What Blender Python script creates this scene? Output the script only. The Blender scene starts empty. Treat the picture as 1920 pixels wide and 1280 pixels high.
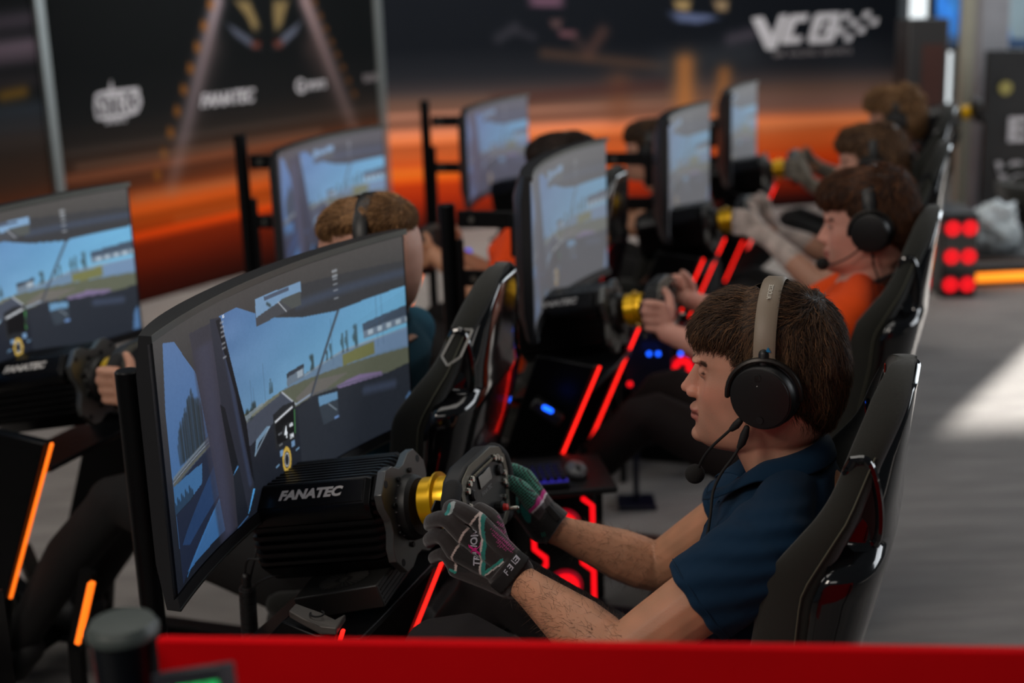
import bpy, bmesh, math, random
import numpy as np
from mathutils import Vector, Matrix, noise
from mathutils.bvhtree import BVHTree
random.seed(7); rng = np.random.default_rng(7)
SC = bpy.context.scene; COL = SC.collection
A = np.array
# ------------------------------------------------------------------ camera
CAMZ = 1.6; FPX = 2560.0; PITCH = math.atan(650/2560.); ROLL = math.radians(2.0)
_cp, _sp, _cr, _sr = math.cos(PITCH), math.sin(PITCH), math.cos(ROLL), math.sin(ROLL)
FW = A([0, _cp, -_sp]); _U0 = A([0, _sp, _cp]); _R0 = A([1., 0, 0])
RT = _R0*_cr - _U0*_sr; UP = _U0*_cr + _R0*_sr; CP = A([0, 0, CAMZ])
cd = bpy.data.cameras.new('camera'); cam = bpy.data.objects.new('camera', cd); COL.objects.link(cam)
cd.sensor_width = 36; cd.lens = 48; cd.clip_start = .05; cd.clip_end = 100
m = Matrix.Identity(4)
for i in range(3): m[i][0] = RT[i]; m[i][1] = UP[i]; m[i][2] = -FW[i]; m[i][3] = CP[i]
cam.matrix_world = m; SC.camera = cam
cd.dof.use_dof = True; cd.dof.focus_distance = 1.98; cd.dof.aperture_fstop = 2.5
SC.view_settings.view_transform = 'Standard'; SC.view_settings.look = 'None'
SC.view_settings.exposure = 0; SC.view_settings.gamma = 1; SC.view_settings.use_curve_mapping = False

def at(px, py, d):                       # a point of the place: distance d along the lens axis
    return CP + d*(FW + RT*((px-960)/FPX) + UP*((640-py)/FPX))
class Frame:
    def __init__(s, o, f):
        s.O = A([o[0], o[1], 0.]); s.F = A([f[0], f[1], 0.]); s.F /= np.linalg.norm(s.F); s.L = np.cross([0, 0, 1], s.F)
        s.rz = math.atan2(s.F[1], s.F[0])
    def w(s, p): return s.O + s.F*p[0] + s.L*p[1] + A([0, 0, p[2]])
    def inv(s, P): v = P-s.O; return A([v@s.F, v@s.L, v[2]])
    def q(s, px, py, l):                 # point of the vertical plane l metres to the driver's left
        r = at(px, py, 1)-CP; t = (l-(CP-s.O)@s.L)/(r@s.L); return s.inv(CP+t*r)
    def qd(s, px, py, d): return s.inv(at(px, py, d))
    def shift(s, v): return Frame(s.O + A([v[0], v[1], 0]), s.F)
WF = Frame((0, 0), (1, 0))
# ------------------------------------------------------------------ materials
def lin(c):
    c = [x/255. for x in c]; return tuple((x/12.92 if x <= .04045 else ((x+.055)/1.055)**2.4) for x in c)
MATS = {}
def mat(name, rgb=(128, 128, 128), rough=.6, metal=0, bump=0, bscale=200, var=0, vscale=8, emit=None, es=1, attr=None, spec=.5, sheen=0, trans=0, alpha=1, coat=0, sss=0, stretch=None, rvar=0):
    if name in MATS: return MATS[name]
    M = bpy.data.materials.new(name); M.use_nodes = True; nt = M.node_tree; N = nt.nodes; K = nt.links
    b = N['Principled BSDF']; c = lin(rgb)+(1,)
    b.inputs['Base Color'].default_value = c; b.inputs['Roughness'].default_value = rough; b.inputs['Metallic'].default_value = metal
    b.inputs['Specular IOR Level'].default_value = spec; b.inputs['Transmission Weight'].default_value = trans; b.inputs['Alpha'].default_value = alpha
    b.inputs['Sheen Weight'].default_value = sheen; b.inputs['Coat Weight'].default_value = coat
    if sss: b.inputs['Subsurface Weight'].default_value = sss; b.inputs['Subsurface Radius'].default_value = (.01, .004, .002); b.inputs['Subsurface Scale'].default_value = 1
    tc = N.new('ShaderNodeTexCoord'); src = tc.outputs['Object']
    if stretch:
        mp = N.new('ShaderNodeMapping'); mp.inputs['Scale'].default_value = stretch; K.new(src, mp.inputs['Vector']); src = mp.outputs['Vector']
    nz = N.new('ShaderNodeTexNoise'); nz.inputs['Scale'].default_value = vscale; nz.inputs['Detail'].default_value = 5; K.new(src, nz.inputs['Vector'])
    base = None
    if attr:
        at_ = N.new('ShaderNodeAttribute'); at_.attribute_name = attr; base = at_.outputs['Color']
        K.new(base, b.inputs['Base Color'])
    if var:
        mx = N.new('ShaderNodeMix'); mx.data_type = 'RGBA'; mx.blend_type = 'MULTIPLY'; mx.inputs['Factor'].default_value = 1
        rp = N.new('ShaderNodeMapRange'); rp.inputs['From Min'].default_value = .3; rp.inputs['From Max'].default_value = .7
        rp.inputs['To Min'].default_value = 1-var; rp.inputs['To Max'].default_value = 1+var
        K.new(nz.outputs['Fac'], rp.inputs['Value']); K.new(rp.outputs['Result'], mx.inputs['B'])
        if base: K.new(base, mx.inputs['A'])
        else: mx.inputs['A'].default_value = c
        K.new(mx.outputs['Result'], b.inputs['Base Color'])
    if rvar or not var:
        rr = N.new('ShaderNodeMapRange'); v = rvar or .05; rr.inputs['To Min'].default_value = max(0, rough-v); rr.inputs['To Max'].default_value = min(1, rough+v)
        K.new(nz.outputs['Fac'], rr.inputs['Value']); K.new(rr.outputs['Result'], b.inputs['Roughness'])
    if bump:
        n2 = N.new('ShaderNodeTexNoise'); n2.inputs['Scale'].default_value = bscale; n2.inputs['Detail'].default_value = 3; K.new(src, n2.inputs['Vector'])
        bp = N.new('ShaderNodeBump'); bp.inputs['Strength'].default_value = 1; bp.inputs['Distance'].default_value = bump
        K.new(n2.outputs['Fac'], bp.inputs['Height']); K.new(bp.outputs['Normal'], b.inputs['Normal'])
    if emit is not None:
        if emit == 'attr': K.new(base, b.inputs['Emission Color'])
        else: b.inputs['Emission Color'].default_value = lin(emit)+(1,)
        b.inputs['Emission Strength'].default_value = es
    MATS[name] = M; return M
# ------------------------------------------------------------------ geometry: every maker returns (verts, faces)
def vn(v): v = A(v, float); return v/(np.linalg.norm(v)+1e-12)
def join(*gs):
    V = []; F = []; n = 0
    for v, f in gs:
        v = A(v, float); V.append(v); F += [tuple(i+n for i in q) for q in f]; n += len(v)
    return np.vstack(V), F
def box(c, s, ax=None):
    c = A(c, float); s = A(s, float)/2; ax = np.eye(3) if ax is None else A(ax, float)
    V = [c + ax[0]*s[0]*i + ax[1]*s[1]*j + ax[2]*s[2]*k for i in (-1, 1) for j in (-1, 1) for k in (-1, 1)]
    return A(V), [(0, 1, 3, 2), (4, 6, 7, 5), (0, 4, 5, 1), (2, 3, 7, 6), (0, 2, 6, 4), (1, 5, 7, 3)]
def bar(a, b, w, h, side=(0, 1, 0)):     # rectangular bar from a to b
    a = A(a, float); b = A(b, float); d = vn(b-a); s = A(side, float); s = vn(s-d*(s@d)); u = np.cross(d, s)
    return box((a+b)/2, (np.linalg.norm(b-a), w, h), (d, s, u))
def spl(P, n=6):
    P = A(P, float); Q = np.vstack([2*P[0]-P[1], P, 2*P[-1]-P[-2]]); out = []
    for i in range(1, len(Q)-2):
        for t in np.linspace(0, 1, n, endpoint=False):
            p0, p1, p2, p3 = Q[i-1], Q[i], Q[i+1], Q[i+2]
            out.append(.5*((2*p1)+(-p0+p2)*t+(2*p0-5*p1+4*p2-p3)*t*t+(-p0+3*p1-3*p2+p3)*t**3))
    out.append(P[-1]); return A(out)
def tube(P, R, n=12, ell=None, side=None, round_=True, closed=False):
    P = A(P, float); R = np.ones(len(P))*R if np.isscalar(R) else A(R, float)
    ell = np.ones(len(P)) if ell is None else (np.ones(len(P))*ell if np.isscalar(ell) else A(ell, float))
    m_ = len(P); T = []
    for i in range(m_):
        if closed: T.append(vn(P[(i+1) % m_]-P[i-1]))
        else: T.append(vn(P[min(i+1, m_-1)]-P[max(i-1, 0)]))
    s = A(side, float) if side is not None else (A([0, 0, 1.]) if abs(T[0][2]) < .9 else A([0, 1., 0]))
    V = []; F = []; rings = []
    def ring(c, t, s, r, e):
        s = vn(s-t*(s@t)); u = np.cross(t, s); k = len(V)
        for j in range(n):
            a = 2*math.pi*j/n; V.append(c + s*r*e*math.cos(a) + u*r*math.sin(a))
        rings.append(k)
    for i in range(m_):
        if side is None: s = vn(s-T[i]*(s@T[i]))
        if i == 0 and round_ and not closed:
            for q in (80, 50, 25): a = math.radians(q); ring(P[0]-T[0]*R[0]*math.sin(a), T[0], s, R[0]*math.cos(a), ell[0])
        ring(P[i], T[i], s, R[i], ell[i])
        if i == m_-1 and round_ and not closed:
            for q in (25, 50, 80): a = math.radians(q); ring(P[-1]+T[-1]*R[-1]*math.sin(a), T[-1], s, R[-1]*math.cos(a), ell[-1])
    for a, b in zip(rings[:-1], rings[1:]):
        for j in range(n): k = (j+1) % n; F.append((a+j, a+k, b+k, b+j))
    if closed:
        a, b = rings[-1], rings[0]
        for j in range(n): k = (j+1) % n; F.append((a+j, a+k, b+k, b+j))
    else: F.append(tuple(rings[0]+j for j in reversed(range(n)))); F.append(tuple(rings[-1]+j for j in range(n)))
    return A(V), F
def lathe(prof, o, ax, n=32, caps=True):
    o = A(o, float); t = vn(ax); s = vn(np.cross(t, [0, 0, 1] if abs(t[2]) < .9 else [0, 1, 0])); u = np.cross(t, s); V = []; F = []
    for r, h in prof:
        for j in range(n):
            a = 2*math.pi*j/n; V.append(o+t*h+(s*math.cos(a)+u*math.sin(a))*r)
    for i in range(len(prof)-1):
        for j in range(n): k = (j+1) % n; F.append((i*n+j, i*n+k, (i+1)*n+k, (i+1)*n+j))
    if caps: F.append(tuple(reversed(range(n)))); F.append(tuple((len(prof)-1)*n+j for j in range(n)))
    return A(V), F
def prism(poly, o, ux, uy, dv):
    o = A(o, float); ux = A(ux, float); uy = A(uy, float); dv = A(dv, float); n = len(poly)
    V = [o+ux*p[0]+uy*p[1] for p in poly]; V += [v+dv for v in V]
    F = [tuple(range(n)), tuple(reversed(range(n, 2*n)))]+[(i, n+i, n+(i+1) % n, (i+1) % n) for i in range(n)]
    return A(V), F
def grid(P, cu=False, cv=False):
    P = A(P, float); a, b = P.shape[:2]; F = []
    for i in range(a if cu else a-1):
        for j in range(b if cv else b-1):
            F.append((i*b+j, i*b+(j+1) % b, ((i+1) % a)*b+(j+1) % b, ((i+1) % a)*b+j))
    return P.reshape(-1, 3), F
def ball(c, r, ax=None, nu=20, nv=12):
    r = A([r, r, r]) if np.isscalar(r) else A(r); ax = np.eye(3) if ax is None else A(ax); P = []
    for i in range(nv+1):
        a = math.pi*i/nv
        a = min(max(a, .03), math.pi-.03)
        P.append([A(c)+ax[0]*r[0]*math.sin(a)*math.cos(2*math.pi*j/nu)+ax[1]*r[1]*math.sin(a)*math.sin(2*math.pi*j/nu)+ax[2]*r[2]*math.cos(a) for j in range(nu)])
    V, F = grid(P, cv=True); F = F+[tuple(reversed(range(nu))), tuple(nv*nu+j for j in range(nu))]; return V, F
def loft(secs, n=28, e=2.3):             # sections (centre, half-vector a, half-vector b), superellipse, closed ends
    P = []
    for c, a, b in secs:
        row = []
        for j in range(n):
            t = 2*math.pi*j/n; ct, st_ = math.cos(t), math.sin(t)
            row.append(A(c, float)+A(a, float)*np.sign(ct)*abs(ct)**(2/e)+A(b, float)*np.sign(st_)*abs(st_)**(2/e))
        P.append(row)
    V, F = grid(P, cv=True); k = (len(secs)-1)*n
    return V, F+[tuple(reversed(range(n))), tuple(k+j for j in range(n))]
def text(s, size, o, ux, uy, depth=.0004, shear=0, bold=0, align='CENTER', sx=1):
    c = bpy.data.curves.new('t', 'FONT'); c.body = s; c.size = size; c.shear = shear; c.offset = bold; c.align_x = align; c.align_y = 'CENTER'; c.extrude = depth; c.resolution_u = 3
    ob = bpy.data.objects.new('t', c); COL.objects.link(ob); bpy.context.view_layer.update()
    me = bpy.data.meshes.new_from_object(ob.evaluated_get(bpy.context.evaluated_depsgraph_get()))
    V = A([v.co[:] for v in me.vertices]); F = [tuple(p.vertices) for p in me.polygons]
    bpy.data.objects.remove(ob); bpy.data.curves.remove(c); bpy.data.meshes.remove(me)
    ux = A(ux, float); uy = A(uy, float); uz = np.cross(ux, uy)
    return A(o)+V[:, :1]*ux*sx+V[:, 1:2]*uy+V[:, 2:3]*uz, F
# ------------------------------------------------------------------ objects
def to_mesh(name, V, F, smooth=True, ang=35, col=None):
    me = bpy.data.meshes.new(name); me.from_pydata([tuple(v) for v in V], [], F); me.validate(); me.update()
    if smooth:
        me.polygons.foreach_set('use_smooth', [True]*len(me.polygons))
        if ang < 180: me.set_sharp_from_angle(angle=math.radians(ang))
    if col is not None:
        ca = me.color_attributes.new('Col', 'FLOAT_COLOR', 'POINT'); c4 = np.ones((len(V), 4), np.float32); c4[:, :3] = col
        ca.data.foreach_set('color', c4.ravel())
    return me
class T:                                  # a thing: an Empty at its base, parts given in the frame's coordinates
    def __init__(s, name, label, cat, fr, base=(0, 0, 0), group=None):
        s.fr = fr; s.base = A(base, float); o = bpy.data.objects.new(name, None); COL.objects.link(o)
        o.empty_display_size = .05; o.location = fr.w(s.base); o.rotation_euler = (0, 0, fr.rz)
        o['label'] = label; o['category'] = cat
        if group: o['group'] = group
        s.o = o
    def part(s, name, g, m, parent=None, bevel=0, smooth=True, ang=35, label=None, col=None, solid=0, sub=0, mats=None, mi=None):
        V, F = g; me = to_mesh(name, A(V, float)-s.base, F, smooth, ang, col); me.materials.append(m)
        if mats:
            for x in mats: me.materials.append(x)
            me.polygons.foreach_set('material_index', mi)
        o = bpy.data.objects.new(name, me); COL.objects.link(o); o.parent = parent or s.o
        if solid: md = o.modifiers.new('s', 'SOLIDIFY'); md.thickness = solid; md.offset = 0
        if bevel: md = o.modifiers.new('b', 'BEVEL'); md.width = bevel; md.segments = 2; md.limit_method = 'ANGLE'; md.angle_limit = math.radians(40)
        if sub: md = o.modifiers.new('u', 'SUBSURF'); md.levels = sub; md.render_levels = sub
        if label: o['label'] = label
        return o
def single(name, label, cat, fr, g, m, base=None, group=None, kind=None, **k):
    V = A(g[0], float); base = A(base) if base is not None else A([*(V[:, :2].mean(0)), V[:, 2].min()])
    me = to_mesh(name, V-base, g[1], k.get('smooth', True), k.get('ang', 35), k.get('col')); me.materials.append(m)
    o = bpy.data.objects.new(name, me); COL.objects.link(o); o.location = fr.w(base); o.rotation_euler = (0, 0, fr.rz)
    if k.get('bevel'): md = o.modifiers.new('b', 'BEVEL'); md.width = k['bevel']; md.segments = 2; md.limit_method = 'ANGLE'
    if kind: o['kind'] = kind
    else: o['label'] = label; o['category'] = cat
    if group: o['group'] = group
    return o
def copy_tree(o, parent=None):
    c = o.copy(); COL.objects.link(c)
    if parent: c.parent = parent
    for ch in list(o.children): copy_tree(ch, c)
    return c
def clone(t, fr, label, dpos=(0, 0, 0), rz=0, group=None):   # the same thing at another rig
    c = copy_tree(t.o); c.location = fr.w(t.base+A(dpos)); c.rotation_euler = (0, 0, fr.rz+rz); c['label'] = label
    if group: c['group'] = group
    n = T.__new__(T); n.fr = fr; n.base = t.base; n.o = c; return n
def remesh(gs, voxel, it=6, fac=.5):
    V, F = join(*gs); me = to_mesh('r', V, F, False); o = bpy.data.objects.new('r', me); COL.objects.link(o)
    md = o.modifiers.new('r', 'REMESH'); md.mode = 'VOXEL'; md.voxel_size = voxel
    if it: ms = o.modifiers.new('s', 'SMOOTH'); ms.iterations = it; ms.factor = fac
    bpy.context.view_layer.update()
    m2 = bpy.data.meshes.new_from_object(o.evaluated_get(bpy.context.evaluated_depsgraph_get()))
    n = len(m2.vertices); W_ = np.zeros(n*3); m2.vertices.foreach_get('co', W_)
    Fo = [tuple(p.vertices) for p in m2.polygons]
    bpy.data.objects.remove(o); bpy.data.meshes.remove(me); bpy.data.meshes.remove(m2)
    return W_.reshape(-1, 3), Fo
def bvh(g): return BVHTree.FromPolygons([tuple(v) for v in g[0]], g[1])
def drape(g, tree, d, lift=.0005):        # press a flat mark onto a surface along direction d
    V = A(g[0], float).copy(); d = vn(d)
    for i, v in enumerate(V):
        h = tree.ray_cast(Vector(v-d*.08), Vector(d))
        if h[0] is not None: V[i] = A(h[0])-d*lift
    return V, g[1]
def inpoly(X, Y, P):
    P = A(P, float); r = np.zeros(X.shape, bool); j = len(P)-1
    for i in range(len(P)):
        c = ((P[i, 1] > Y) != (P[j, 1] > Y)) & (X < (P[j, 0]-P[i, 0])*(Y-P[i, 1])/(P[j, 1]-P[i, 1]+1e-12)+P[i, 0]); r ^= c; j = i
    return r
def segd(P, a, b):                        # distance of points to a segment
    a = A(a, float); b = A(b, float); d = b-a; t = np.clip(((P-a)@d)/(d@d), 0, 1); return np.linalg.norm(P-a-t[:, None]*d, axis=1)
def sstep(a, b, x): t = np.clip((x-a)/(b-a), 0, 1); return t*t*(3-2*t)
# ------------------------------------------------------------------ where things stand
ROWDIR = (-.943, .332)
RA = [Frame((.3678+.445*k, 1.8968+1.32*k), ROWDIR) for k in range(4)]
RB = [Frame((-.3807+.56*k, 2.7583+1.39*k), ROWDIR) for k in range(3)]
BLACKM = mat('black_metal', (16, 17, 19), .38, .6, var=.15)
BLACKP = mat('black_plastic', (14, 14, 15), .45, bump=.0002, bscale=900)
GLOSS = mat('gloss_black', (9, 9, 11), .12, coat=.6)
RUBBER = mat('rubber', (10, 10, 11), .75)
GREYM = mat('grey_metal', (120, 118, 112), .35, .9, var=.1)
DARKG = mat('dark_grey_metal', (52, 52, 52), .42, .7, var=.15)
WHITE = mat('white_print', (215, 215, 212), .6)
# ------------------------------------------------------------------ setting: floor, wall, window
def carpet():
    M = mat('carpet', (146, 140, 136), .95, bump=.003, bscale=260, var=.22, vscale=3.2, sheen=.2, stretch=(1, 4.5, 1))
    return M
g = box((2, 6, -.02), (16, 16, .04)); single('floor', '', '', WF, g, carpet(), kind='structure', smooth=False)
# print panels of the backdrop: colour laid out in metres along the panel and up
def vnoise(X, Y, seed, fx, fy):
    r = np.random.default_rng(seed); n = 64; t = r.random((n, n)); x = X*fx; y = Y*fy
    i = np.floor(x).astype(int); j = np.floor(y).astype(int); u = x-i; v = y-j; u = u*u*(3-2*u); v = v*v*(3-2*v)
    a = t[i % n, j % n]; b = t[(i+1) % n, j % n]; c = t[i % n, (j+1) % n]; d = t[(i+1) % n, (j+1) % n]
    return (a*(1-u)+b*u)*(1-v)+(c*(1-u)+d*u)*v
def ramp(z, stops):
    zs = [s[0] for s in stops]; return np.stack([np.interp(z, zs, [s[1][k] for s in stops]) for k in range(3)], -1)
class Panel:
    def __init__(s, p0, p1, h=2.5):
        s.p0 = A([*p0, 0.]); s.p1 = A([*p1, 0.]); s.len = np.linalg.norm(s.p1-s.p0); s.d = (s.p1-s.p0)/s.len; s.h = h
        s.n = np.cross(s.d, [0, 0, 1]); s.n = s.n if s.n[1] < 0 else -s.n
    def hit(s, px, py):
        r = at(px, py, 1)-CP; t = (s.p0-CP)@s.n/(r@s.n); P = CP+t*r; return float((P-s.p0)@s.d), float(P[2])
    def pts(s, L): return [s.hit(*p) for p in L]
    def w(s, sz, off=0): return s.p0+s.d*sz[0]+A([0, 0, sz[1]])+s.n*off
SEAM = (-.835, 9.5); d1 = vn([.515, .857]); d2 = vn([.98, .2])
PN = [Panel((SEAM[0]-d1[0]*5.9, SEAM[1]-d1[1]*5.9), (SEAM[0]-d1[0]*2.87, SEAM[1]-d1[1]*2.87)),
      Panel((SEAM[0]-d1[0]*2.84, SEAM[1]-d1[1]*2.84), SEAM), Panel((SEAM[0]+.02, SEAM[1]), (SEAM[0]+d2[0]*3.83, SEAM[1]+d2[1]*3.83))]
def paint_panel(k, nx, nz):
    p = PN[k]; S, Z = np.meshgrid(np.linspace(0, p.len, nx), np.linspace(0, p.h, nz), indexing='ij')
    zz = Z+(vnoise(S, Z, 3+k, .35, 9)-.5)*.07+(vnoise(S, Z, 13+k, .2, 3)-.5)*.10
    if k < 2:
        st_ = [(0, (30, 8, 5)), (.1, (66, 17, 7)), (.24, (118, 32, 8)), (.36, (178, 56, 8)), (.46, (196, 78, 16)), (.58, (150, 66, 26)), (.70, (98, 52, 32)), (.82, (66, 46, 36)), (.95, (44, 38, 35)), (1.08, (25, 26, 27)), (1.3, (15, 18, 20)), (2.5, (13, 16, 18))]
    else:
        st_ = [(0, (34, 12, 12)), (.12, (105, 28, 15)), (.24, (185, 48, 14)), (.38, (224, 74, 18)), (.50, (226, 104, 48)), (.58, (198, 96, 50)), (.70, (150, 98, 78)), (.82, (112, 84, 72)), (.93, (72, 62, 62)), (1.05, (34, 36, 42)), (1.25, (16, 20, 27)), (2.5, (14, 18, 25))]
    C = ramp(zz, st_)
    streak = sstep(.60, .82, vnoise(S, Z, 23+k, .18, 16))*sstep(.15, .4, Z)*(1-sstep(.8, 1.0, Z))
    C = C*(1+.5*streak[..., None])
    def blob(pts, col, a=1, soft=.03):
        P = A(p.pts(pts)); c = P.mean(0); m_ = np.zeros(S.shape)
        for q in np.linspace(.75, 1.2, 6): m_ += inpoly(S, Z, c+(P-c)*q)/6.
        C[:] = C*(1-a*m_[..., None])+A(col)*(a*m_[..., None])
    def line(a, b, w, col, al=1, taper=1):
        a, b = p.pts([a, b]); Q = np.stack([S.ravel(), Z.ravel()], 1); d = segd(Q, a, b)
        t = np.clip(((Q-A(a))@(A(b)-A(a)))/((A(b)-A(a))@(A(b)-A(a))), 0, 1); m_ = (np.exp(-(d/w)**2)*(1-taper*.7*t)*al).reshape(S.shape)[..., None]
        C[:] = C*(1-m_)+A(col)*m_
    if k == 0:
        for y, c, a in ((35, (72, 64, 74), .8), (88, (120, 104, 118), .9), (100, (84, 72, 82), .7), (150, (54, 48, 52), .6), (205, (52, 60, 70), .7), (235, (58, 60, 66), .6), (262, (70, 58, 54), .5)): line((-60, y+14), (105, y-6), .05, c, a, 0)
        line((5, 180), (45, 172), .03, (120, 88, 30), .8, 0)
    if k == 1:
        line((408, 0), (322, 350), .055, (168, 150, 158), .85); line((398, 90), (338, 290), .10, (110, 92, 92), .35)
        line((572, 0), (662, 235), .06, (176, 148, 150), .85); line((585, 90), (640, 200), .10, (110, 84, 80), .35)
        for i in range(9): t = i/8.; x = 397-100*t; y = 8+320*t; blob([(x-7, y-12), (x+5, y-5), (x+3, y+12), (x-9, y+7)], (150, 92, 34), .75)
        for i in range(8): t = i/7.; x = 588+75*t; y = 5+170*t; blob([(x-4, y-8), (x+6, y-3), (x+6, y+9), (x-3, y+4)], (128, 76, 30), .6)
        blob([(438, 0), (468, 0), (488, 50), (476, 60), (462, 30)], (150, 128, 84), .8); blob([(512, 0), (542, 0), (528, 50), (516, 60), (512, 30)], (150, 128, 84), .8)
        blob([(425, 44), (440, 52), (470, 72), (488, 90), (470, 88), (440, 66)], (96, 102, 122), .8); blob([(565, 38), (548, 52), (530, 66), (514, 88), (530, 86), (556, 62)], (104, 110, 130), .8)
        blob([(470, 78), (490, 78), (486, 92), (474, 90)], (104, 52, 40), .8); blob([(512, 76), (532, 76), (528, 90), (516, 90)], (104, 52, 40), .8)
        line((146, 313), (600, 246), .02, (130, 96, 78), .5, 0); line((253, 372), (700, 290), .03, (188, 120, 80), .45, 0); line((330, 410), (700, 340), .02, (205, 110, 60), .4, 0)
    if k == 2:
        blob([(990, -8), (1058, -8), (1055, 14), (995, 12)], (96, 70, 88)); blob([(1030, 36), (1055, 36), (1050, 54), (1035, 52)], (78, 60, 62))
        blob([(1045, 56), (1082, 58), (1080, 72), (1050, 68)], (96, 66, 74)); line((1130, 60), (1105, 98), .05, (76, 54, 50), .8, 0); line((1080, 75), (1103, 98), .04, (60, 46, 46), .7, 0)
        line((935, 72), (965, 52), .04, (50, 50, 58), .8, 0); line((965, 56), (1000, 70), .03, (44, 44, 52), .8, 0)
        blob([(1262, 0), (1296, 0), (1292, 22), (1268, 18)], (158, 134, 92)); blob([(1336, 0), (1366, 0), (1364, 22), (1344, 20)], (146, 124, 96))
        blob([(1255, 22), (1330, 28), (1350, 34), (1310, 44), (1268, 40)], (92, 104, 140)); line((1370, 74), (1410, 64), .05, (80, 72, 84), .8, 0)
        line((1020, 100), (1240, 124), .04, (92, 66, 52), .6, 0); line((1250, 124), (1400, 96), .12, (56, 60, 66), .5, 0)
        line((1284, 120), (1284, 215), .08, (205, 128, 66), .75, 0); line((1358, 138), (1352, 215), .06, (190, 118, 60), .65, 0); line((1160, 160), (1160, 210), .1, (130, 78, 52), .5, 0)
        line((1430, 238), (1640, 214), .05, (240, 146, 96), .6, 0); line((1400, 192), (1640, 190), .08, (128, 98, 92), .5, 0)
        line((930, 188), (1240, 160), .05, (70, 40, 38), .55, 0)
    P = [[p.w((S[i, j], Z[i, j])) for j in range(nz)] for i in range(nx)]
    lc = np.clip(C, 0, 255)/255.; lc = np.where(lc <= .04045, lc/12.92, ((lc+.055)/1.055)**2.4)
    return grid(P), lc.reshape(-1, 3)
PRINT = mat('backdrop_print', rough=.7, attr='Col', spec=.08)
BN = ['dark backdrop panel with a blurred speeding car, leftmost of the wall', 'backdrop panel with light beams and sponsor logos, in the middle of the wall', 'wide backdrop panel with orange streaks and the big VCO logo']
banners = []
for k, (nx, nz) in enumerate(((150, 150), (260, 200), (300, 200))):
    g, c = paint_panel(k, nx, nz); p = PN[k]
    mid = p.w((p.len/2, 0)); t = T('backdrop_panel', BN[k], 'backdrop', WF, mid, 'printed backdrop panels'); banners.append(t)
    t.part('printed_sheet', g, PRINT, col=c, ang=180)
    fr_ = join(box(p.w((p.len/2, p.h+.02), -.02), (p.len, .04, .04), (p.d, p.n, (0, 0, 1))), box(p.w((p.len/2, p.h/2), -.03), (p.len, .02, p.h), (p.d, p.n, (0, 0, 1))))
    t.part('panel_board', fr_, mat('board', (40, 40, 42), .7))
# aluminium posts between panels
ALU = mat('aluminium', (150, 156, 156), .38, .75)
for k, (q, lab) in enumerate(((PN[0].p1, 'slim aluminium post at the left seam of the backdrop'), (PN[1].p1, 'slim aluminium post at the seam left of the wide backdrop panel'))):
    d = PN[k].d; n = PN[k].n
    single('backdrop_post', lab, 'post', WF, box(q+n*.012+A([0, 0, 1.26]), (.055 if k == 0 else .075, .03, 2.52), (d, n, (0, 0, 1))), ALU, base=A([q[0], q[1], 0]), group='posts of the backdrop', bevel=.003)
LOGO = mat('logo_print', (205, 203, 210), .6); LOGOD = mat('logo_print_dim', (130, 124, 128), .6)
def wtext(k, s, px, py, hpx, shear=0, bold=.02, m_=LOGO, name='sponsor_lettering', sx=1):
    p = PN[k]; s0, z0 = p.hit(px, py); s1, z1 = p.hit(px, py-hpx); size = abs(z1-z0)*1.42
    banners[k].part(name, text(s, size, p.w((s0, z0), .004), p.d, (0, 0, 1), .001, shear, bold*size, sx=sx), m_, smooth=False)
wtext(1, 'NTRO', 220, 196, 34, .1, .03, sx=.9); wtext(1, 'SPORTS', 216, 226, 11); wtext(1, 'FANATEC', 425, 185, 24, .3, .03); wtext(1, 'G', 562, 163, 26); wtext(1, 'SPORTS', 592, 160, 15, sx=.8); wtext(1, 'RACING', 697, 146, 14, m_=LOGOD, sx=.75)
p = PN[1]
def pframe(P, w):  # outline
    out = []
    for a, b in zip(P, P[1:]+P[:1]): out.append(bar(p.w(p.hit(*a), .004), p.w(p.hit(*b), .004), .002, w, p.n))
    return join(*out)
banners[1].part('logo_outline', join(pframe([(180, 178), (200, 173), (258, 167), (257, 208), (240, 214), (182, 222), (178, 200)], .02), prism(p.pts([(203, 174), (207, 150), (212, 172)]), p.p0+p.n*.003, p.d, A([0, 0, 1]), p.n*.002)), LOGO, smooth=False)
p = PN[2]
def slab(P): return prism(p.pts(P), p.p0+p.n*.003, p.d, A([0, 0, 1]), p.n*.003)
vc = [[(1409, 34), (1430, 31), (1448, 66), (1462, 28), (1476, 27), (1454, 93), (1436, 93)],
      [(1484, 28), (1516, 26), (1511, 40), (1492, 41), (1483, 68), (1504, 67), (1499, 81), (1465, 83), (1462, 78), (1476, 36)],
      [(1532, 25), (1574, 23), (1570, 36), (1541, 38)], [(1574, 23), (1577, 28), (1562, 78), (1556, 80), (1547, 68), (1558, 36)], [(1532, 25), (1543, 38), (1530, 68), (1548, 67), (1556, 80), (1518, 82), (1514, 77), (1526, 32)], [(1545, 47), (1553, 46), (1549, 58), (1541, 58)]]
for i in range(4):
    for j in range(4):
        if (i+j) % 2 == 0 and not (i == 3 and j > 1):
            x = 1580+19*i+(-5)*j; y = 24-1*i+14*j; vc.append([(x+2, y), (x+15, y-1), (x+11, y+12), (x-2, y+13)])
banners[2].part('club_logo', join(*[slab(P) for P in vc]), LOGO, smooth=False)
wtext(2, 'SIM  RACING  ESPORTS', 1523, 99, 10, 0, .01, LOGOD, 'logo_subtitle', 1.1)

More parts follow.
